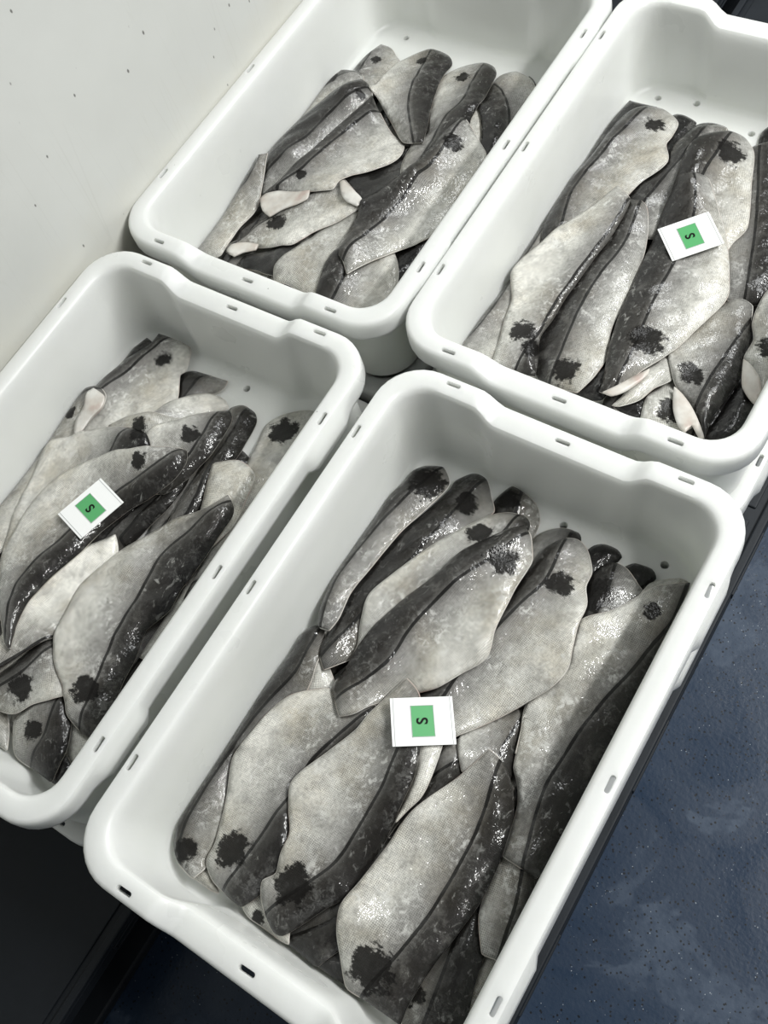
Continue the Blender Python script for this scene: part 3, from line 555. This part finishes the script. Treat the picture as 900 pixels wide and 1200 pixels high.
  ('B8','fillet',None,0.2,[(-88,203),(-63,220),(-29,246),(18,274),(53,280),(73,249),(69,192),(30,122),(-11,71),(-39,-3),(-44,-91),(-59,-168),(-67,-228),(-67,-282),(-55,-328),(-41,-353),(-21,-389),(-47,-382),(-125,-322),(-152,-299),(-235,-196),(-257,-116),(-268,-29),(-264,39),(-221,115),(-152,173)],[(39,276),(-1,180),(-56,94),(-97,-57),(-117,-161),(-122,-239),(-84,-324),(-48,-379)],1,[(-40,194,18)],'fillet carrying the card in the left tub, pale with a glossy black back edge'),
  ('B13','fillet',None,0.2,[(233,224),(267,203),(280,177),(279,114),(277,21),(269,-29),(270,-5),(265,-46),(271,-100),(240,-172),(259,-239),(268,-304),(286,-372),(291,-427),(287,-458),(261,-459),(208,-443),(182,-417),(160,-392),(108,-361),(60,-316),(41,-284),(26,-226),(13,-156),(32,-80),(57,-10),(90,52),(133,112),(195,165)],[(250,209),(205,98),(166,14),(178,-87),(188,-216),(217,-320),(247,-437)],1,[(213,-370,26)],'largest fillet in the left tub, tan-silver with brown-black back, along the right wall'),
 ],
 'C': [
  ('H','fillet',None,-0.1,[(-233,-571),(-173,-552),(-151,-493),(-152,-373),(-188,-255),(-222,-161),(-239,-90),(-292,-94),(-301,-167),(-319,-265),(-334,-387),(-325,-482),(-291,-552)],[(-263,-532),(-270,-332),(-287,-113)],1,[],''),
  ('H','fillet',None,-0.1,[(-297,-137),(-235,-131),(-201,-78),(-176,40),(-186,163),(-199,261),(-200,334),(-253,342),(-278,273),(-316,181),(-357,66),(-368,-30),(-350,-105)],[(-306,-96),(-270,101),(-239,319)],-1,[],''),
  ('H','fillet',None,-0.1,[(-113,-96),(-51,-102),(-17,-155),(7,-273),(-3,-396),(-17,-494),(-18,-567),(-71,-574),(-96,-505),(-133,-413),(-174,-298),(-185,-202),(-166,-127)],[(-109,-134),(-90,-334),(-60,-552)],1,[],''),
  ('H','fillet',None,-0.1,[(-72,378),(-12,362),(13,303),(18,183),(-12,64),(-42,-31),(-55,-103),(-108,-101),(-121,-29),(-143,68),(-165,188),(-160,284),(-130,355)],[(-76,338),(-90,138),(-96,-82)],-1,[],''),
  ('H','fillet',None,-0.1,[(63,-556),(125,-547),(157,-492),(176,-374),(161,-252),(144,-154),(140,-81),(87,-76),(65,-146),(31,-239),(-5,-356),(-12,-452),(9,-526)],[(63,-515),(90,-317),(111,-98)],-1,[],''),
  ('H','fillet',None,-0.1,[(86,344),(148,334),(178,278),(195,159),(177,38),(157,-60),(151,-133),(98,-137),(78,-66),(46,28),(13,146),(8,242),(31,316)],[(84,304),(90,104),(106,-115)],-1,[],''),
  ('H','fillet',None,-0.1,[(246,-553),(186,-535),(162,-476),(161,-356),(193,-238),(224,-143),(239,-72),(292,-74),(304,-147),(324,-244),(343,-365),(336,-461),(304,-531)],[(242,-512),(260,-313),(271,-93)],-1,[],''),
  ('H','fillet',None,-0.1,[(246,358),(187,335),(168,275),(176,155),(218,39),(257,-52),(278,-122),(331,-115),(336,-42),(348,56),(357,179),(343,274),(305,341)],[(242,319),(260,120),(289,-98)],-1,[],''),
  ('H','fillet',None,-0.1,[(-80,-55),(-140,-70),(-166,-128),(-172,-248),(-143,-368),(-115,-463),(-102,-535),(-49,-534),(-35,-462),(-12,-366),(11,-245),(7,-149),(-22,-78)],[(-85,-95),(-90,-295),(-86,-515)],-1,[],''),
  ('H','fillet',None,-0.1,[(103,-3),(163,-23),(184,-83),(182,-203),(145,-320),(111,-414),(94,-484),(41,-480),(31,-407),(15,-309),(0,-188),(10,-92),(45,-23)],[(115,-44),(90,-243),(72,-462)],1,[],''),
  ('C13b','fillet',None,-0.6,[(203,511),(213,521),(231,512),(254,489),(254,463),(224,446)],'dark',0,[],'black fillet tip by the right wall at the far end of the top left tub'),
  ('C12','fillet',None,-0.1,[(-355,348),(-354,420),(-334,489),(-292,485),(-250,455),(-217,429),(-218,353),(-201,234),(-219,133),(-285,149)],[(-345,479),(-315,343),(-274,173)],-1,[(-296,404,13)],'short fillet head end at the far left corner of the top left tub'),
  ('C16','fillet',None,-0.6,[(193,-286),(237,-230),(268,-176),(301,-191),(295,-286),(281,-349),(273,-386),(225,-353)],'dark',0,[],'black fillet patch beside the right wall at the near end of the top left tub'),
  ('C17','fillet',None,-0.4,[(-90,-119),(-49,-57),(5,18),(3,95),(62,94),(123,29),(129,-86),(98,-151),(42,-193),(-28,-167)],'dark',0,[(12,-64,24)],'dark middle fillet glimpsed under the ribbed centre fillet in the top left tub'),
  ('C8','fillet',None,-0.5,[(-222,-500),(-219,-465),(-156,-432),(-70,-388),(-45,-369),(-32,-444),(-55,-508),(-101,-512),(-149,-505),(-197,-509)],'dark',0,[],'dark flat fillet under lower light fillets at near wall of the top left tub'),
  ('C1','fillet',None,0.1,[(-382,-143),(-382,-95),(-382,25),(-382,150),(-382,256),(-362,307),(-297,309),(-263,286),(-224,227),(-226,132),(-246,8),(-263,-143),(-314,-215)],[(-411,-97),(-422,54),(-411,191),(-328,267)],1,[(-369,244,19)],'fillet hard against the left wall at the far end of the top left tub'),
  ('C3b','fillet',None,-0.4,[(-382,-290),(-382,-260),(-382,-238),(-382,-220),(-382,-213),(-382,-198),(-335,-265),(-358,-320),(-382,-310)],'dark',0,[],'rounded dark fillet end poking out at the left wall of the top left tub'),
  ('C14','fillet',None,0.3,[(127,264),(134,286),(145,323),(176,307),(224,217),(254,158),(241,63),(192,45),(136,142)],'belly',0,[],'narrow pale fillet between two dark-backed fillets at the right of the top left tub'),
  ('C13','fillet',None,0.05,[(122,411),(120,450),(128,491),(165,518),(215,501),(258,470),(272,416),(276,339),(288,265),(308,172),(302,97),(259,113),(232,189),(196,250),(156,304)],[(108,444),(179,404),(246,330),(281,272),(435,-17)],-1,[],'fillet with curved dark line at the right wall of the top left tub'),
  ('C7','fillet',None,0,[(-70,-494),(-50,-408),(-32,-303),(9,-220),(45,-185),(92,-207),(117,-305),(121,-411),(125,-491),(77,-529),(0,-520),(-50,-530)],'belly',0,[],'plain grey fillet with straight cut end at near wall of the top left tub'),
  ('C2','fillet',None,-0.25,[(-321,-233),(-337,-200),(-367,-131),(-368,-54),(-354,58),(-315,157),(-276,224),(-247,257),(-207,243),(-176,201),(-203,103),(-223,-18),(-240,-139),(-267,-224),(-285,-272)],[(-334,-204),(-280,-65),(-258,77),(-210,215)],1,[(-207,188,13)],'dark fillet with white lower edge, second from left wall in the top left tub'),
  ('C3','fillet',None,0.2,[(-381,-142),(-353,-130),(-330,-181),(-307,-242),(-288,-306),(-300,-380),(-301,-444),(-296,-493),(-312,-506),(-382,-514),(-382,-467),(-382,-371),(-382,-291),(-382,-223),(-376,-176)],[(-397,-494),(-413,-336),(-364,-244),(-366,-160)],1,[],'narrow grey fillet with dark edge, lowest along left wall of the top left tub'),
  ('C6','fillet',None,0.25,[(-285,-480),(-289,-450),(-266,-413),(-253,-345),(-203,-283),(-137,-201),(-91,-151),(-60,-131),(22,-173),(51,-194),(56,-224),(14,-289),(-36,-345),(-50,-379),(-73,-413),(-136,-429),(-207,-438),(-247,-481)],[(-260,-451),(-231,-366),(-187,-298),(-82,-161)],1,[(-176,-342,23)],'light fillet with round brown-black blotch and folded corner, lower middle of top left tub'),
  ('C6flap','flap','C6',0,[(-29,-188),(-48,-162),(-39,-152),(8,-174),(51,-194),(65,-208),(58,-228),(24,-225),(-4,-212)],None,0,[],''),
  ('C6tip','flap','C6',0,[(-262,-491),(-261,-468),(-226,-441),(-183,-432),(-179,-452),(-211,-476),(-229,-499)],None,0,[],''),
  ('C4','fillet',None,0.1,[(-285,-267),(-284,-247),(-260,-179),(-233,-69),(-215,48),(-181,166),(-173,198),(-173,206),(-134,176),(-57,122),(21,77),(38,12),(7,-53),(-50,-121),(-57,-191),(-120,-216),(-210,-226),(-253,-235)],[(-91,-403),(-255,-228),(-209,-144),(-189,-30),(-165,79),(-130,165)],1,[(-202,-163,15)],'ribbed silver fillet with dark upper band across the middle of the top left tub'),
  ('C5','flap','C4',0,[(-278,-285),(-271,-262),(-237,-238),(-171,-229),(-123,-220),(-114,-248),(-136,-276),(-179,-304),(-204,-335),(-246,-319)],None,0,[],''),
  ('C10a','fillet',None,0.1,[(-49,411),(-21,476),(38,521),(86,515),(119,475),(157,325),(166,246),(195,153),(169,57),(166,-64),(126,-92),(71,0),(47,90),(60,153),(4,260),(-32,354)],[(62,500),(76,397),(103,312),(93,225),(106,117),(136,-40)],1,[(25,422,19)],'dark-backed fillet with a black smear at the far middle of the top left tub'),
  ('C11','fillet',None,0.3,[(-200,235),(-222,364),(-213,435),(-185,495),(-147,524),(-85,515),(-48,481),(-40,425),(-24,361),(19,245),(62,148),(90,87),(51,81),(15,83),(-76,158),(-163,221)],[(-137,494),(-115,408),(-88,305),(-43,211),(196,-90)],1,[(-136,437,15)],'triangular fillet pointing toward the camera with white left half in the top left tub'),
  ('C15','fillet',None,0.1,[(98,-351),(123,-317),(203,-293),(231,-310),(262,-346),(280,-386),(279,-466),(238,-511),(187,-521),(143,-524),(93,-527),(79,-468),(73,-388)],[(124,-372),(143,-434),(149,-494),(141,-524)],-1,[],'blunt fillet end with dark left edge, near right part of the top left tub'),
  ('C10','fillet',None,0.25,[(149,211),(161,216),(229,168),(291,115),(288,39),(284,-73),(284,-202),(228,-299),(161,-443),(131,-415),(110,-405),(76,-322),(66,-240),(61,-170),(95,-105),(128,-41),(128,38),(129,117)],[(127,-418),(142,-259),(158,-129),(172,-1),(168,174)],1,[(187,105,22)],'big silver fillet with a black blotch along the right side of the top left tub'),
 ],
 'D': [
  ('H','fillet',None,-0.1,[(-235,-115),(-297,-121),(-331,-174),(-356,-292),(-346,-415),(-333,-513),(-331,-583),(-280,-590),(-254,-525),(-217,-433),(-175,-318),(-164,-222),(-182,-147)],[(-234,-156),(-270,-353),(-301,-571)],1,[],''),
  ('H','fillet',None,-0.1,[(-230,-101),(-171,-78),(-152,-18),(-160,102),(-202,218),(-241,309),(-262,379),(-314,372),(-320,299),(-332,201),(-341,79),(-327,-16),(-289,-84)],[(-252,-62),(-270,137),(-299,356)],1,[],''),
  ('H','fillet',None,-0.1,[(-74,-66),(-13,-82),(12,-140),(16,-260),(-14,-379),(-43,-475),(-57,-546),(-110,-545),(-123,-472),(-145,-376),(-167,-255),(-162,-159),(-132,-88)],[(-76,-106),(-90,-306),(-96,-525)],-1,[],''),
  ('H','fillet',None,-0.1,[(-89,391),(-150,381),(-181,326),(-199,207),(-182,85),(-163,-12),(-158,-85),(-105,-89),(-84,-19),(-51,75),(-17,192),(-11,288),(-34,362)],[(-66,350),(-90,152),(-108,-68)],1,[],''),
  ('H','fillet',None,-0.1,[(115,-98),(174,-119),(194,-179),(188,-299),(148,-416),(111,-508),(91,-578),(39,-572),(32,-499),(18,-401),(7,-279),(20,-184),(56,-115)],[(121,-139),(90,-336),(65,-555)],-1,[],''),
  ('H','fillet',None,-0.1,[(117,-126),(175,-103),(194,-43),(185,77),(143,193),(104,284),(83,354),(30,347),(25,274),(13,175),(5,53),(19,-42),(57,-110)],[(109,-87),(90,112),(60,330)],1,[],''),
  ('H','fillet',None,-0.1,[(310,-565),(368,-542),(382,-481),(378,-361),(335,-246),(295,-155),(274,-85),(221,-93),(216,-166),(205,-264),(197,-387),(212,-481),(250,-549)],[(280,-526),(260,-327),(230,-109)],-1,[],''),
  ('H','fillet',None,-0.1,[(310,-79),(248,-73),(214,-20),(190,98),(200,221),(213,319),(215,392),(268,399),(292,330),(330,238),(371,123),(382,27),(363,-48)],[(279,-41),(260,159),(230,377)],-1,[],''),
  ('H','fillet',None,-0.1,[(-113,-51),(-51,-58),(-18,-113),(2,-231),(-11,-353),(-27,-452),(-30,-524),(-83,-530),(-106,-460),(-141,-368),(-179,-251),(-188,-155),(-167,-81)],[(-104,-90),(-90,-289),(-66,-508)],1,[],''),
  ('H','fillet',None,-0.1,[(104,-47),(164,-66),(186,-126),(184,-246),(148,-363),(114,-457),(96,-528),(43,-524),(34,-451),(17,-353),(2,-231),(12,-136),(46,-66)],[(114,-87),(90,-286),(72,-505)],-1,[],''),
  ('D16','fillet',None,-0.6,[(-242,494),(-225,515),(-198,516),(-158,500),(-154,408),(-174,260),(-221,249),(-245,374)],'dark',0,[],'black fillet tip behind the scuffed grey fillet at the far end of the right tub'),
  ('D17','fillet',None,-0.2,[(-154,465),(-141,494),(-108,510),(-70,507),(-54,480),(-47,360),(-65,209),(-116,210),(-143,343)],[(-97,516),(-82,317),(-14,-7)],-1,[],'brownish fillet end at the far middle of the right tub'),
  ('D1b','fillet',None,-0.55,[(-382,301),(-382,393),(-373,501),(-337,509),(-291,515),(-263,450),(-297,319),(-334,151),(-375,136)],'dark',0,[],'thin black fillet edge behind the scuffed grey fillet at the left wall of right tub'),
  ('D13','fillet',None,-0.6,[(76,-517),(96,-477),(116,-454),(137,-432),(162,-493),(147,-519),(118,-522)],'dark',0,[],'black fillet fragment at the near wall beneath pinkish belly edge in the right tub'),
  ('D12','fillet',None,0.15,[(152,-521),(138,-452),(161,-358),(211,-391),(270,-457),(257,-493),(221,-505),(184,-515)],'belly',0,[(199,-469,24)],'silver and black mottled fillet end at the near wall of the right tub'),
  ('D15','fillet',None,-0.5,[(-39,-518),(-29,-451),(-5,-392),(31,-393),(45,-454),(39,-506),(3,-521)],'dark',0,[],'dark fillet wedge between two long fillets at the near wall of the right tub'),
  ('D7b','fillet',None,-0.6,[(41,475),(28,532),(46,570),(90,570),(123,490),(92,432)],'dark',0,[],'black fillet end at the far right of the right tub'),
  ('D7','fillet',None,-0.1,[(29,445),(54,475),(104,488),(190,308),(271,65),(286,-56),(235,-79),(186,-87),(113,58),(106,184),(68,339)],[(49,450),(115,280),(172,118),(282,-261)],1,[],'long fillet with straight dark line at right edge of photo in right tub'),
  ('D10','fillet',None,-0.5,[(297,-500),(309,-445),(317,-328),(334,-281),(382,-314),(382,-378),(382,-473),(350,-505),(329,-507)],'dark',0,[],'black-backed fillet in the near right corner of the right tub'),
  ('D14','fillet',None,0.2,[(-382,-4),(-355,-43),(-317,-160),(-300,-258),(-262,-382),(-247,-505),(-279,-520),(-382,-508),(-382,-407),(-375,-274),(-382,-167),(-382,-77)],[(-395,-494),(-368,-411),(-368,-263)],1,[],'plain pale fillet against the left wall at the near end of the right tub'),
  ('D4','fillet',None,-0.35,[(-201,121),(-208,183),(-161,279),(-162,354),(-140,434),(-85,465),(-55,462),(-46,402),(-40,261),(-50,140),(-49,41),(-104,15)],[(-148,94),(-135,197),(-115,274),(-107,406)],1,[],'dark slender fillet lying behind the two long centre fillets of the right tub'),
  ('D6','fillet',None,0.15,[(-84,162),(-98,235),(-108,331),(-81,398),(-43,449),(2,452),(47,413),(84,310),(141,144),(127,86),(122,47),(94,14),(17,44)],[(-30,437),(-33,289),(-30,187),(-23,82)],-1,[(-2,362,31)],'fillet with a large black blotch beyond the card in the right tub'),
  ('D1','fillet',None,0,[(-355,-90),(-382,13),(-382,132),(-361,252),(-355,388),(-337,449),(-302,479),(-255,486),(-198,454),(-189,396),(-189,355),(-144,260),(-182,181),(-203,124),(-253,37),(-285,-83),(-320,-131)],[(-316,-46),(-350,69),(-348,131),(-328,260),(-303,429)],1,[(-250,406,23)],'scuffed grey fillet at the far left corner of the right tub'),
  ('D3','fillet',None,0.15,[(-192,113),(-134,104),(-93,32),(-61,-71),(-41,-203),(-34,-306),(-3,-400),(-6,-469),(-25,-520),(-91,-519),(-149,-505),(-194,-432),(-209,-339),(-202,-198),(-199,-47),(-196,51)],[(-148,94),(-123,-64),(-135,-195),(-131,-313),(-115,-451)],-1,[(-78,-476,27)],'long half-dark fillet with black blotch at near wall, left of right-tub card fillet'),
  ('D2','fillet',None,0.45,[(-234,140),(-173,88),(-168,-36),(-174,-164),(-182,-252),(-186,-338),(-194,-398),(-166,-465),(-150,-513),(-207,-522),(-272,-522),(-283,-466),(-307,-392),(-324,-318),(-370,-238),(-366,-177),(-340,-113),(-298,-12),(-260,75)],[(-178,87),(-179,-17),(-187,-138),(-198,-270),(-202,-393)],1,[(-241,-409,27),(-195,-448,20)],'very pale fillet with a feathery black blotch near the left wall of the right tub'),
  ('D11','fillet',None,0.4,[(74,-521),(85,-488),(89,-432),(114,-353),(134,-315),(160,-350),(169,-386),(143,-428),(127,-476),(92,-515)],'belly',0,[],'cream belly edge under the card fillet at the near wall of the right tub'),
  ('D8','fillet',None,-0.15,[(131,-312),(151,-232),(175,-147),(196,-97),(222,-79),(254,-85),(270,-130),(290,-186),(307,-261),(313,-323),(304,-438),(311,-506),(274,-470),(241,-429),(192,-401),(158,-364)],[(268,-118),(260,-237),(253,-342),(255,-429)],1,[(207,-357,25)],'brown-grey fillet with milky smears at the near right of the right tub'),
  ('D8flap','flap','D8',0,[(186,-407),(212,-417),(246,-440),(277,-471),(311,-510),(308,-523),(271,-491),(265,-517),(241,-504),(209,-463)],None,0,[],''),
  ('D9','fillet',None,0.3,[(276,-136),(268,-61),(282,15),(308,8),(382,-246),(382,-344),(372,-323),(325,-263),(301,-246),(298,-178)],'belly',0,[(343,-193,23)],'silver fillet with black blotch cut by right border of photo in right tub'),
  ('D9flap','flap','D9',0,[(302,-258),(323,-265),(357,-293),(381,-337),(382,-371),(364,-363),(330,-332)],None,0,[],''),
  ('D5','fillet',None,0.2,[(-84,208),(-50,226),(-11,231),(48,163),(121,61),(186,-80),(190,-123),(162,-231),(140,-319),(96,-404),(81,-458),(49,-499),(27,-501),(16,-449),(-7,-383),(-31,-273),(-43,-158),(-67,7),(-83,111),(-83,168)],[(-50,222),(2,113),(23,-49),(34,-209),(53,-359),(61,-481)],-1,[(74,-321,34)],'fillet carrying the card in right tub, with dark left band and oval black blotch'),
  ('D5flap','flap','D5',0,[(42,-510),(65,-479),(95,-430),(115,-398),(119,-415),(107,-454),(87,-491),(65,-511)],None,0,[],''),
 ],
}
CARDS = {'A': [(-0.0343,-0.0202,-0.0754),(0.0212,0.0191,-0.0922),(0.0499,-0.0284,-0.0881),(-0.0063,-0.0667,-0.0714)], 'B': [(-0.0564,0.0513,-0.0875),(-0.0087,0.0403,-0.0938),(-0.0261,-0.0318,-0.0912),(-0.0760,-0.0177,-0.0847)], 'D': [(-0.0315,0.0095,-0.0926),(0.0196,0.0605,-0.0886),(0.0593,0.0204,-0.0915),(0.0107,-0.0282,-0.0953)]}
HID_LABEL = {'A': 'haddock fillet buried at the bottom of the pile in the nearest tub', 'B': 'haddock fillet buried at the bottom of the pile in the left tub',
             'C': 'haddock fillet buried at the bottom of the pile in the top left tub', 'D': 'haddock fillet buried at the bottom of the pile in the right tub'}
GROUP = {'A': 'fillets in the nearest tub', 'B': 'fillets in the left tub', 'C': 'fillets in the top left tub', 'D': 'fillets in the right tub'}
rnd = random.Random(7)

def sheet(outline, extra, step):
    """triangulated flat outline: (points, triangles, number of rim points)"""
    n = len(outline); lo, hi = outline.min(0), outline.max(0); g = []
    row = 0; y = lo[1]
    while y < hi[1]:
        x = lo[0]+(step/2 if row % 2 else 0)
        while x < hi[0]: g.append((x, y)); x += step
        y += step*0.87; row += 1
    g = np.array(g) if g else np.zeros((0, 2))
    if len(g): g = g[inside(g, outline)]
    if len(g): g = g[edge_dist(g, outline) > 0.0022]
    if extra is not None and len(extra):
        ex = extra[inside(extra, outline)]
        if len(ex): ex = ex[edge_dist(ex, outline) > 0.002]
        if len(ex) and len(g):
            dd = np.min(np.hypot(g[:, None, 0]-ex[None, :, 0], g[:, None, 1]-ex[None, :, 1]), axis=1); g = g[dd > 0.0024]
        if len(ex): g = np.vstack([g, ex])
    P = np.vstack([outline, g])
    res = delaunay_2d_cdt([Vector(p) for p in P.tolist()], [], [list(range(n))], 1, 1e-7)
    V = np.array([tuple(v) for v in res[0]]); T = [tuple(f) for f in res[2] if len(f) == 3]
    # rim order after the triangulation: map by nearest
    orig = res[3]; back = {}
    for i, o in enumerate(orig):
        for k in o: back[k] = i
    rim = [back[i] for i in range(n) if i in back]
    return V, T, rim
def lay(t, rec, H, roots):
    name, kind, parent, tone, out, line, side, spots, label = rec
    flap = kind == 'flap'; hid = name == 'H'
    out = clamp_poly(np.array(out)/2000.0); outline = smooth_poly(out)
    # outlines run counter-clockwise
    if np.sum(outline[:, 0]*np.roll(outline[:, 1], -1)-np.roll(outline[:, 0], -1)*outline[:, 1]) < 0: outline = outline[::-1].copy()
    th = 0.004 if flap else 0.0125 if hid else 0.0125
    L = None
    if isinstance(line, list): L = smooth_poly(np.array(line)/2000.0, False, 0.0035)
    body = (lambda P: body_shape(P, outline, L, side or 1, len(out)))
    base = drape(H, outline, th, body=body)
    V, T, rim = sheet(outline, L, 0.008 if hid else 0.0052)
    d = edge_dist(V, outline); d[rim] = 0
    zb = sample(base, V)+0.0002
    ztop = sample(base, V)+thickness(d, th*body(V))
    ctr = np.array([outline[:, 0].mean(), outline[:, 1].mean(), zb.min()])
    x, y, z, a = POSES[t]; ca, sa = math.cos(a), math.sin(a)
    loc = (ca*ctr[0]-sa*ctr[1]+x, sa*ctr[0]+ca*ctr[1]+y, z+ctr[2])
    if flap:
        root = roots[parent]; org = root['_org']
        off = (ctr[0]-org[0], ctr[1]-org[1], ctr[2]-org[2])
    else:
        root = link('fish_fillet', None, None, None, loc, a); root['_org'] = tuple(map(float, ctr)); roots[name] = root
        tag(root, HID_LABEL[t] if hid else label, 'fillet', ('buried '+GROUP[t]) if hid else GROUP[t])
        off = (0, 0, 0)
    # direction of the fillet for the texture
    q = outline-outline.mean(0); w, ev = np.linalg.eigh(q.T@q); ax = ev[:, 1]
    flat = np.c_[(V-ctr[:2])@ax, (V-ctr[:2])@np.array([-ax[1], ax[0]]), np.zeros(len(V))]
    # skin
    top = np.c_[V, ztop]-ctr
    nr = len(rim); low = top[rim].copy(); low[:, 2] -= 0.0010
    nV = len(V); sk_v = np.vstack([top, low]); sk_f = list(T)
    for i in range(nr):
        j = (i+1) % nr; sk_f.append((rim[j], rim[i], nV+i, nV+j))
    # flesh below: rim bulges a little, then a closed underside
    nxt = np.roll(V[rim], -1, 0)-np.roll(V[rim], 1, 0); nrm = np.c_[nxt[:, 1], -nxt[:, 0]]; nrm /= np.maximum(np.linalg.norm(nrm, axis=1, keepdims=True), 1e-9)
    r0 = np.c_[V[rim]+nrm*0.0001, ztop[rim]-0.0004]-ctr; side_b = np.zeros((nr, 1))
    if L is not None: side_b = (line_dist(V[rim], L)*(side or 1) < 0).astype(float)[:, None]
    elif line == 'belly': side_b += 1
    r1 = np.c_[V[rim]+nrm*(side_b*0.0012-0.0002), ztop[rim]-0.0009]-ctr
    bot = np.c_[V, zb]-ctr
    fv = np.vstack([bot, r0, r1]); ff = [(b_, a_, c_) for a_, b_, c_ in T]
    for i in range(nr):
        j = (i+1) % nr
        ff.append((nV+j, nV+i, nV+nr+i, nV+nr+j)); ff.append((nV+nr+j, nV+nr+i, rim[i], rim[j]))
    if flap:
        fv = np.vstack([top, bot]); ff = list(T)+[(b_+nV, a_+nV, c_+nV) for a_, b_, c_ in T]
        for i in range(nr):
            j = (i+1) % nr; ff.append((rim[j], rim[i], nV+rim[i], nV+rim[j]))
        o = link('belly_flap', mesh('belly_flap', fv, ff), FLESH, root, off); o['label'] = 'exposed pale flesh flap'
        return
    me = mesh('skin', sk_v, sk_f)
    if L is None: lat = np.full(nV, 0.03 if line == 'dark' else -0.042)
    else: lat = line_dist(V, L)*(side or 1)
    sp = np.full(nV, 3.0)
    for sx, sy, sr in spots: sp = np.minimum(sp, np.hypot(V[:, 0]-sx/2000.0, V[:, 1]-sy/2000.0)/(sr/2000.0))
    for nm, arr in (('lat', lat), ('spot', np.minimum(sp, 3.0)), ('hasline', np.full(nV, 0.0 if L is None else 1.0))):
        at = me.attributes.new(nm, 'FLOAT', 'POINT'); at.data.foreach_set('value', np.r_[arr, arr[rim]].astype(np.float32))
    at = me.attributes.new('flat', 'FLOAT_VECTOR', 'POINT'); at.data.foreach_set('vector', np.vstack([flat, flat[rim]]).astype(np.float32).ravel())
    o = link('skin', me, SKIN, root); o['tone'] = float(tone); o['seed'] = rnd.uniform(0, 40)
    o = link('flesh', mesh('flesh', fv, ff), FLESH, root); o['label'] = 'pale cut flesh edge'
for t in 'ABCD':
    H = floor_grid(); roots = {}
    for rec in PILES[t]: lay(t, rec, H, roots)
    for r_ in [o for o in COL.objects if '_org' in o]: del r_['_org']

# ------------------------------------------------------------------ size cards
CARD_LABEL = {'A': 'white card with a green S panel on the fillets in the nearest tub', 'B': 'white card with a green S panel on the fillets in the left tub', 'D': 'white card with a green S panel, tilted on the fillets in the right tub'}
for t, q in CARDS.items():
    x, y, z, a = POSES[t]; ca, sa = math.cos(a), math.sin(a)
    c = [Vector((ca*p[0]-sa*p[1]+x, sa*p[0]+ca*p[1]+y, p[2]+z)) for p in q]
    ctr = sum(c, Vector())/4
    # c0..c1 and c1..c2 are neighbouring edges; the long one runs along the card
    e1, e2 = (c[1]-c[0]+c[2]-c[3])/2, (c[3]-c[0]+c[2]-c[1])/2
    if t == 'B': e1, e2 = -e2, e1
    X = e1.normalized(); Z = X.cross(e2).normalized()
    if Z.z < 0: Z = -Z
    Y = Z.cross(X); w, h = e1.length/2, e2.length/2
    e = link('size_card', None); e.matrix_world = Matrix(((X.x, Y.x, Z.x, ctr.x), (X.y, Y.y, Z.y, ctr.y), (X.z, Y.z, Z.z, ctr.z), (0, 0, 0, 1)))
    tag(e, CARD_LABEL[t], 'card', 'size cards on the fillets')
    link('card_face', box_mesh('card_face', [(-w, w, -h, h, 0.0, 0.0012)], 0.0003), CARD_WHITE, e)
    for s in (-1, 1): link('sleeve_edge', box_mesh('sleeve_edge', [(s*(w-0.0032)-0.0004, s*(w-0.0032)+0.0004, -h+0.0004, h-0.0004, 0.0010, 0.00145)], 0), CARD_LINE, e)
    gw, gh = 0.0130, 0.0182
    link('green_panel', box_mesh('green_panel', [(-gw, gw, -gh, gh, 0.0010, 0.0015)], 0), CARD_GREEN, e)
    fr = 0.0007
    link('panel_outline', box_mesh('panel_outline', [(-gw, gw, gh-fr, gh, 0.0012, 0.00165), (-gw, gw, -gh, -gh+fr, 0.0012, 0.00165), (-gw, -gw+fr, -gh, gh, 0.0012, 0.00165), (gw-fr, gw, -gh, gh, 0.0012, 0.00165)], 0), CARD_LINE, e)
    tc = bpy.data.curves.new('letter', 'FONT'); tc.body = 'S'; tc.align_x = 'CENTER'; tc.align_y = 'CENTER'; tc.size = 0.0175; tc.extrude = 0.0002; tc.offset = 0.00035
    to = bpy.data.objects.new('tmp', tc); COL.objects.link(to); dg = bpy.context.evaluated_depsgraph_get(); dg.update()
    lm = bpy.data.meshes.new_from_object(to.evaluated_get(dg)); bpy.data.objects.remove(to)
    o = link('letter', lm, INK, e, (0, 0, 0.00175)); o.rotation_euler = (0, 0, math.pi/2)
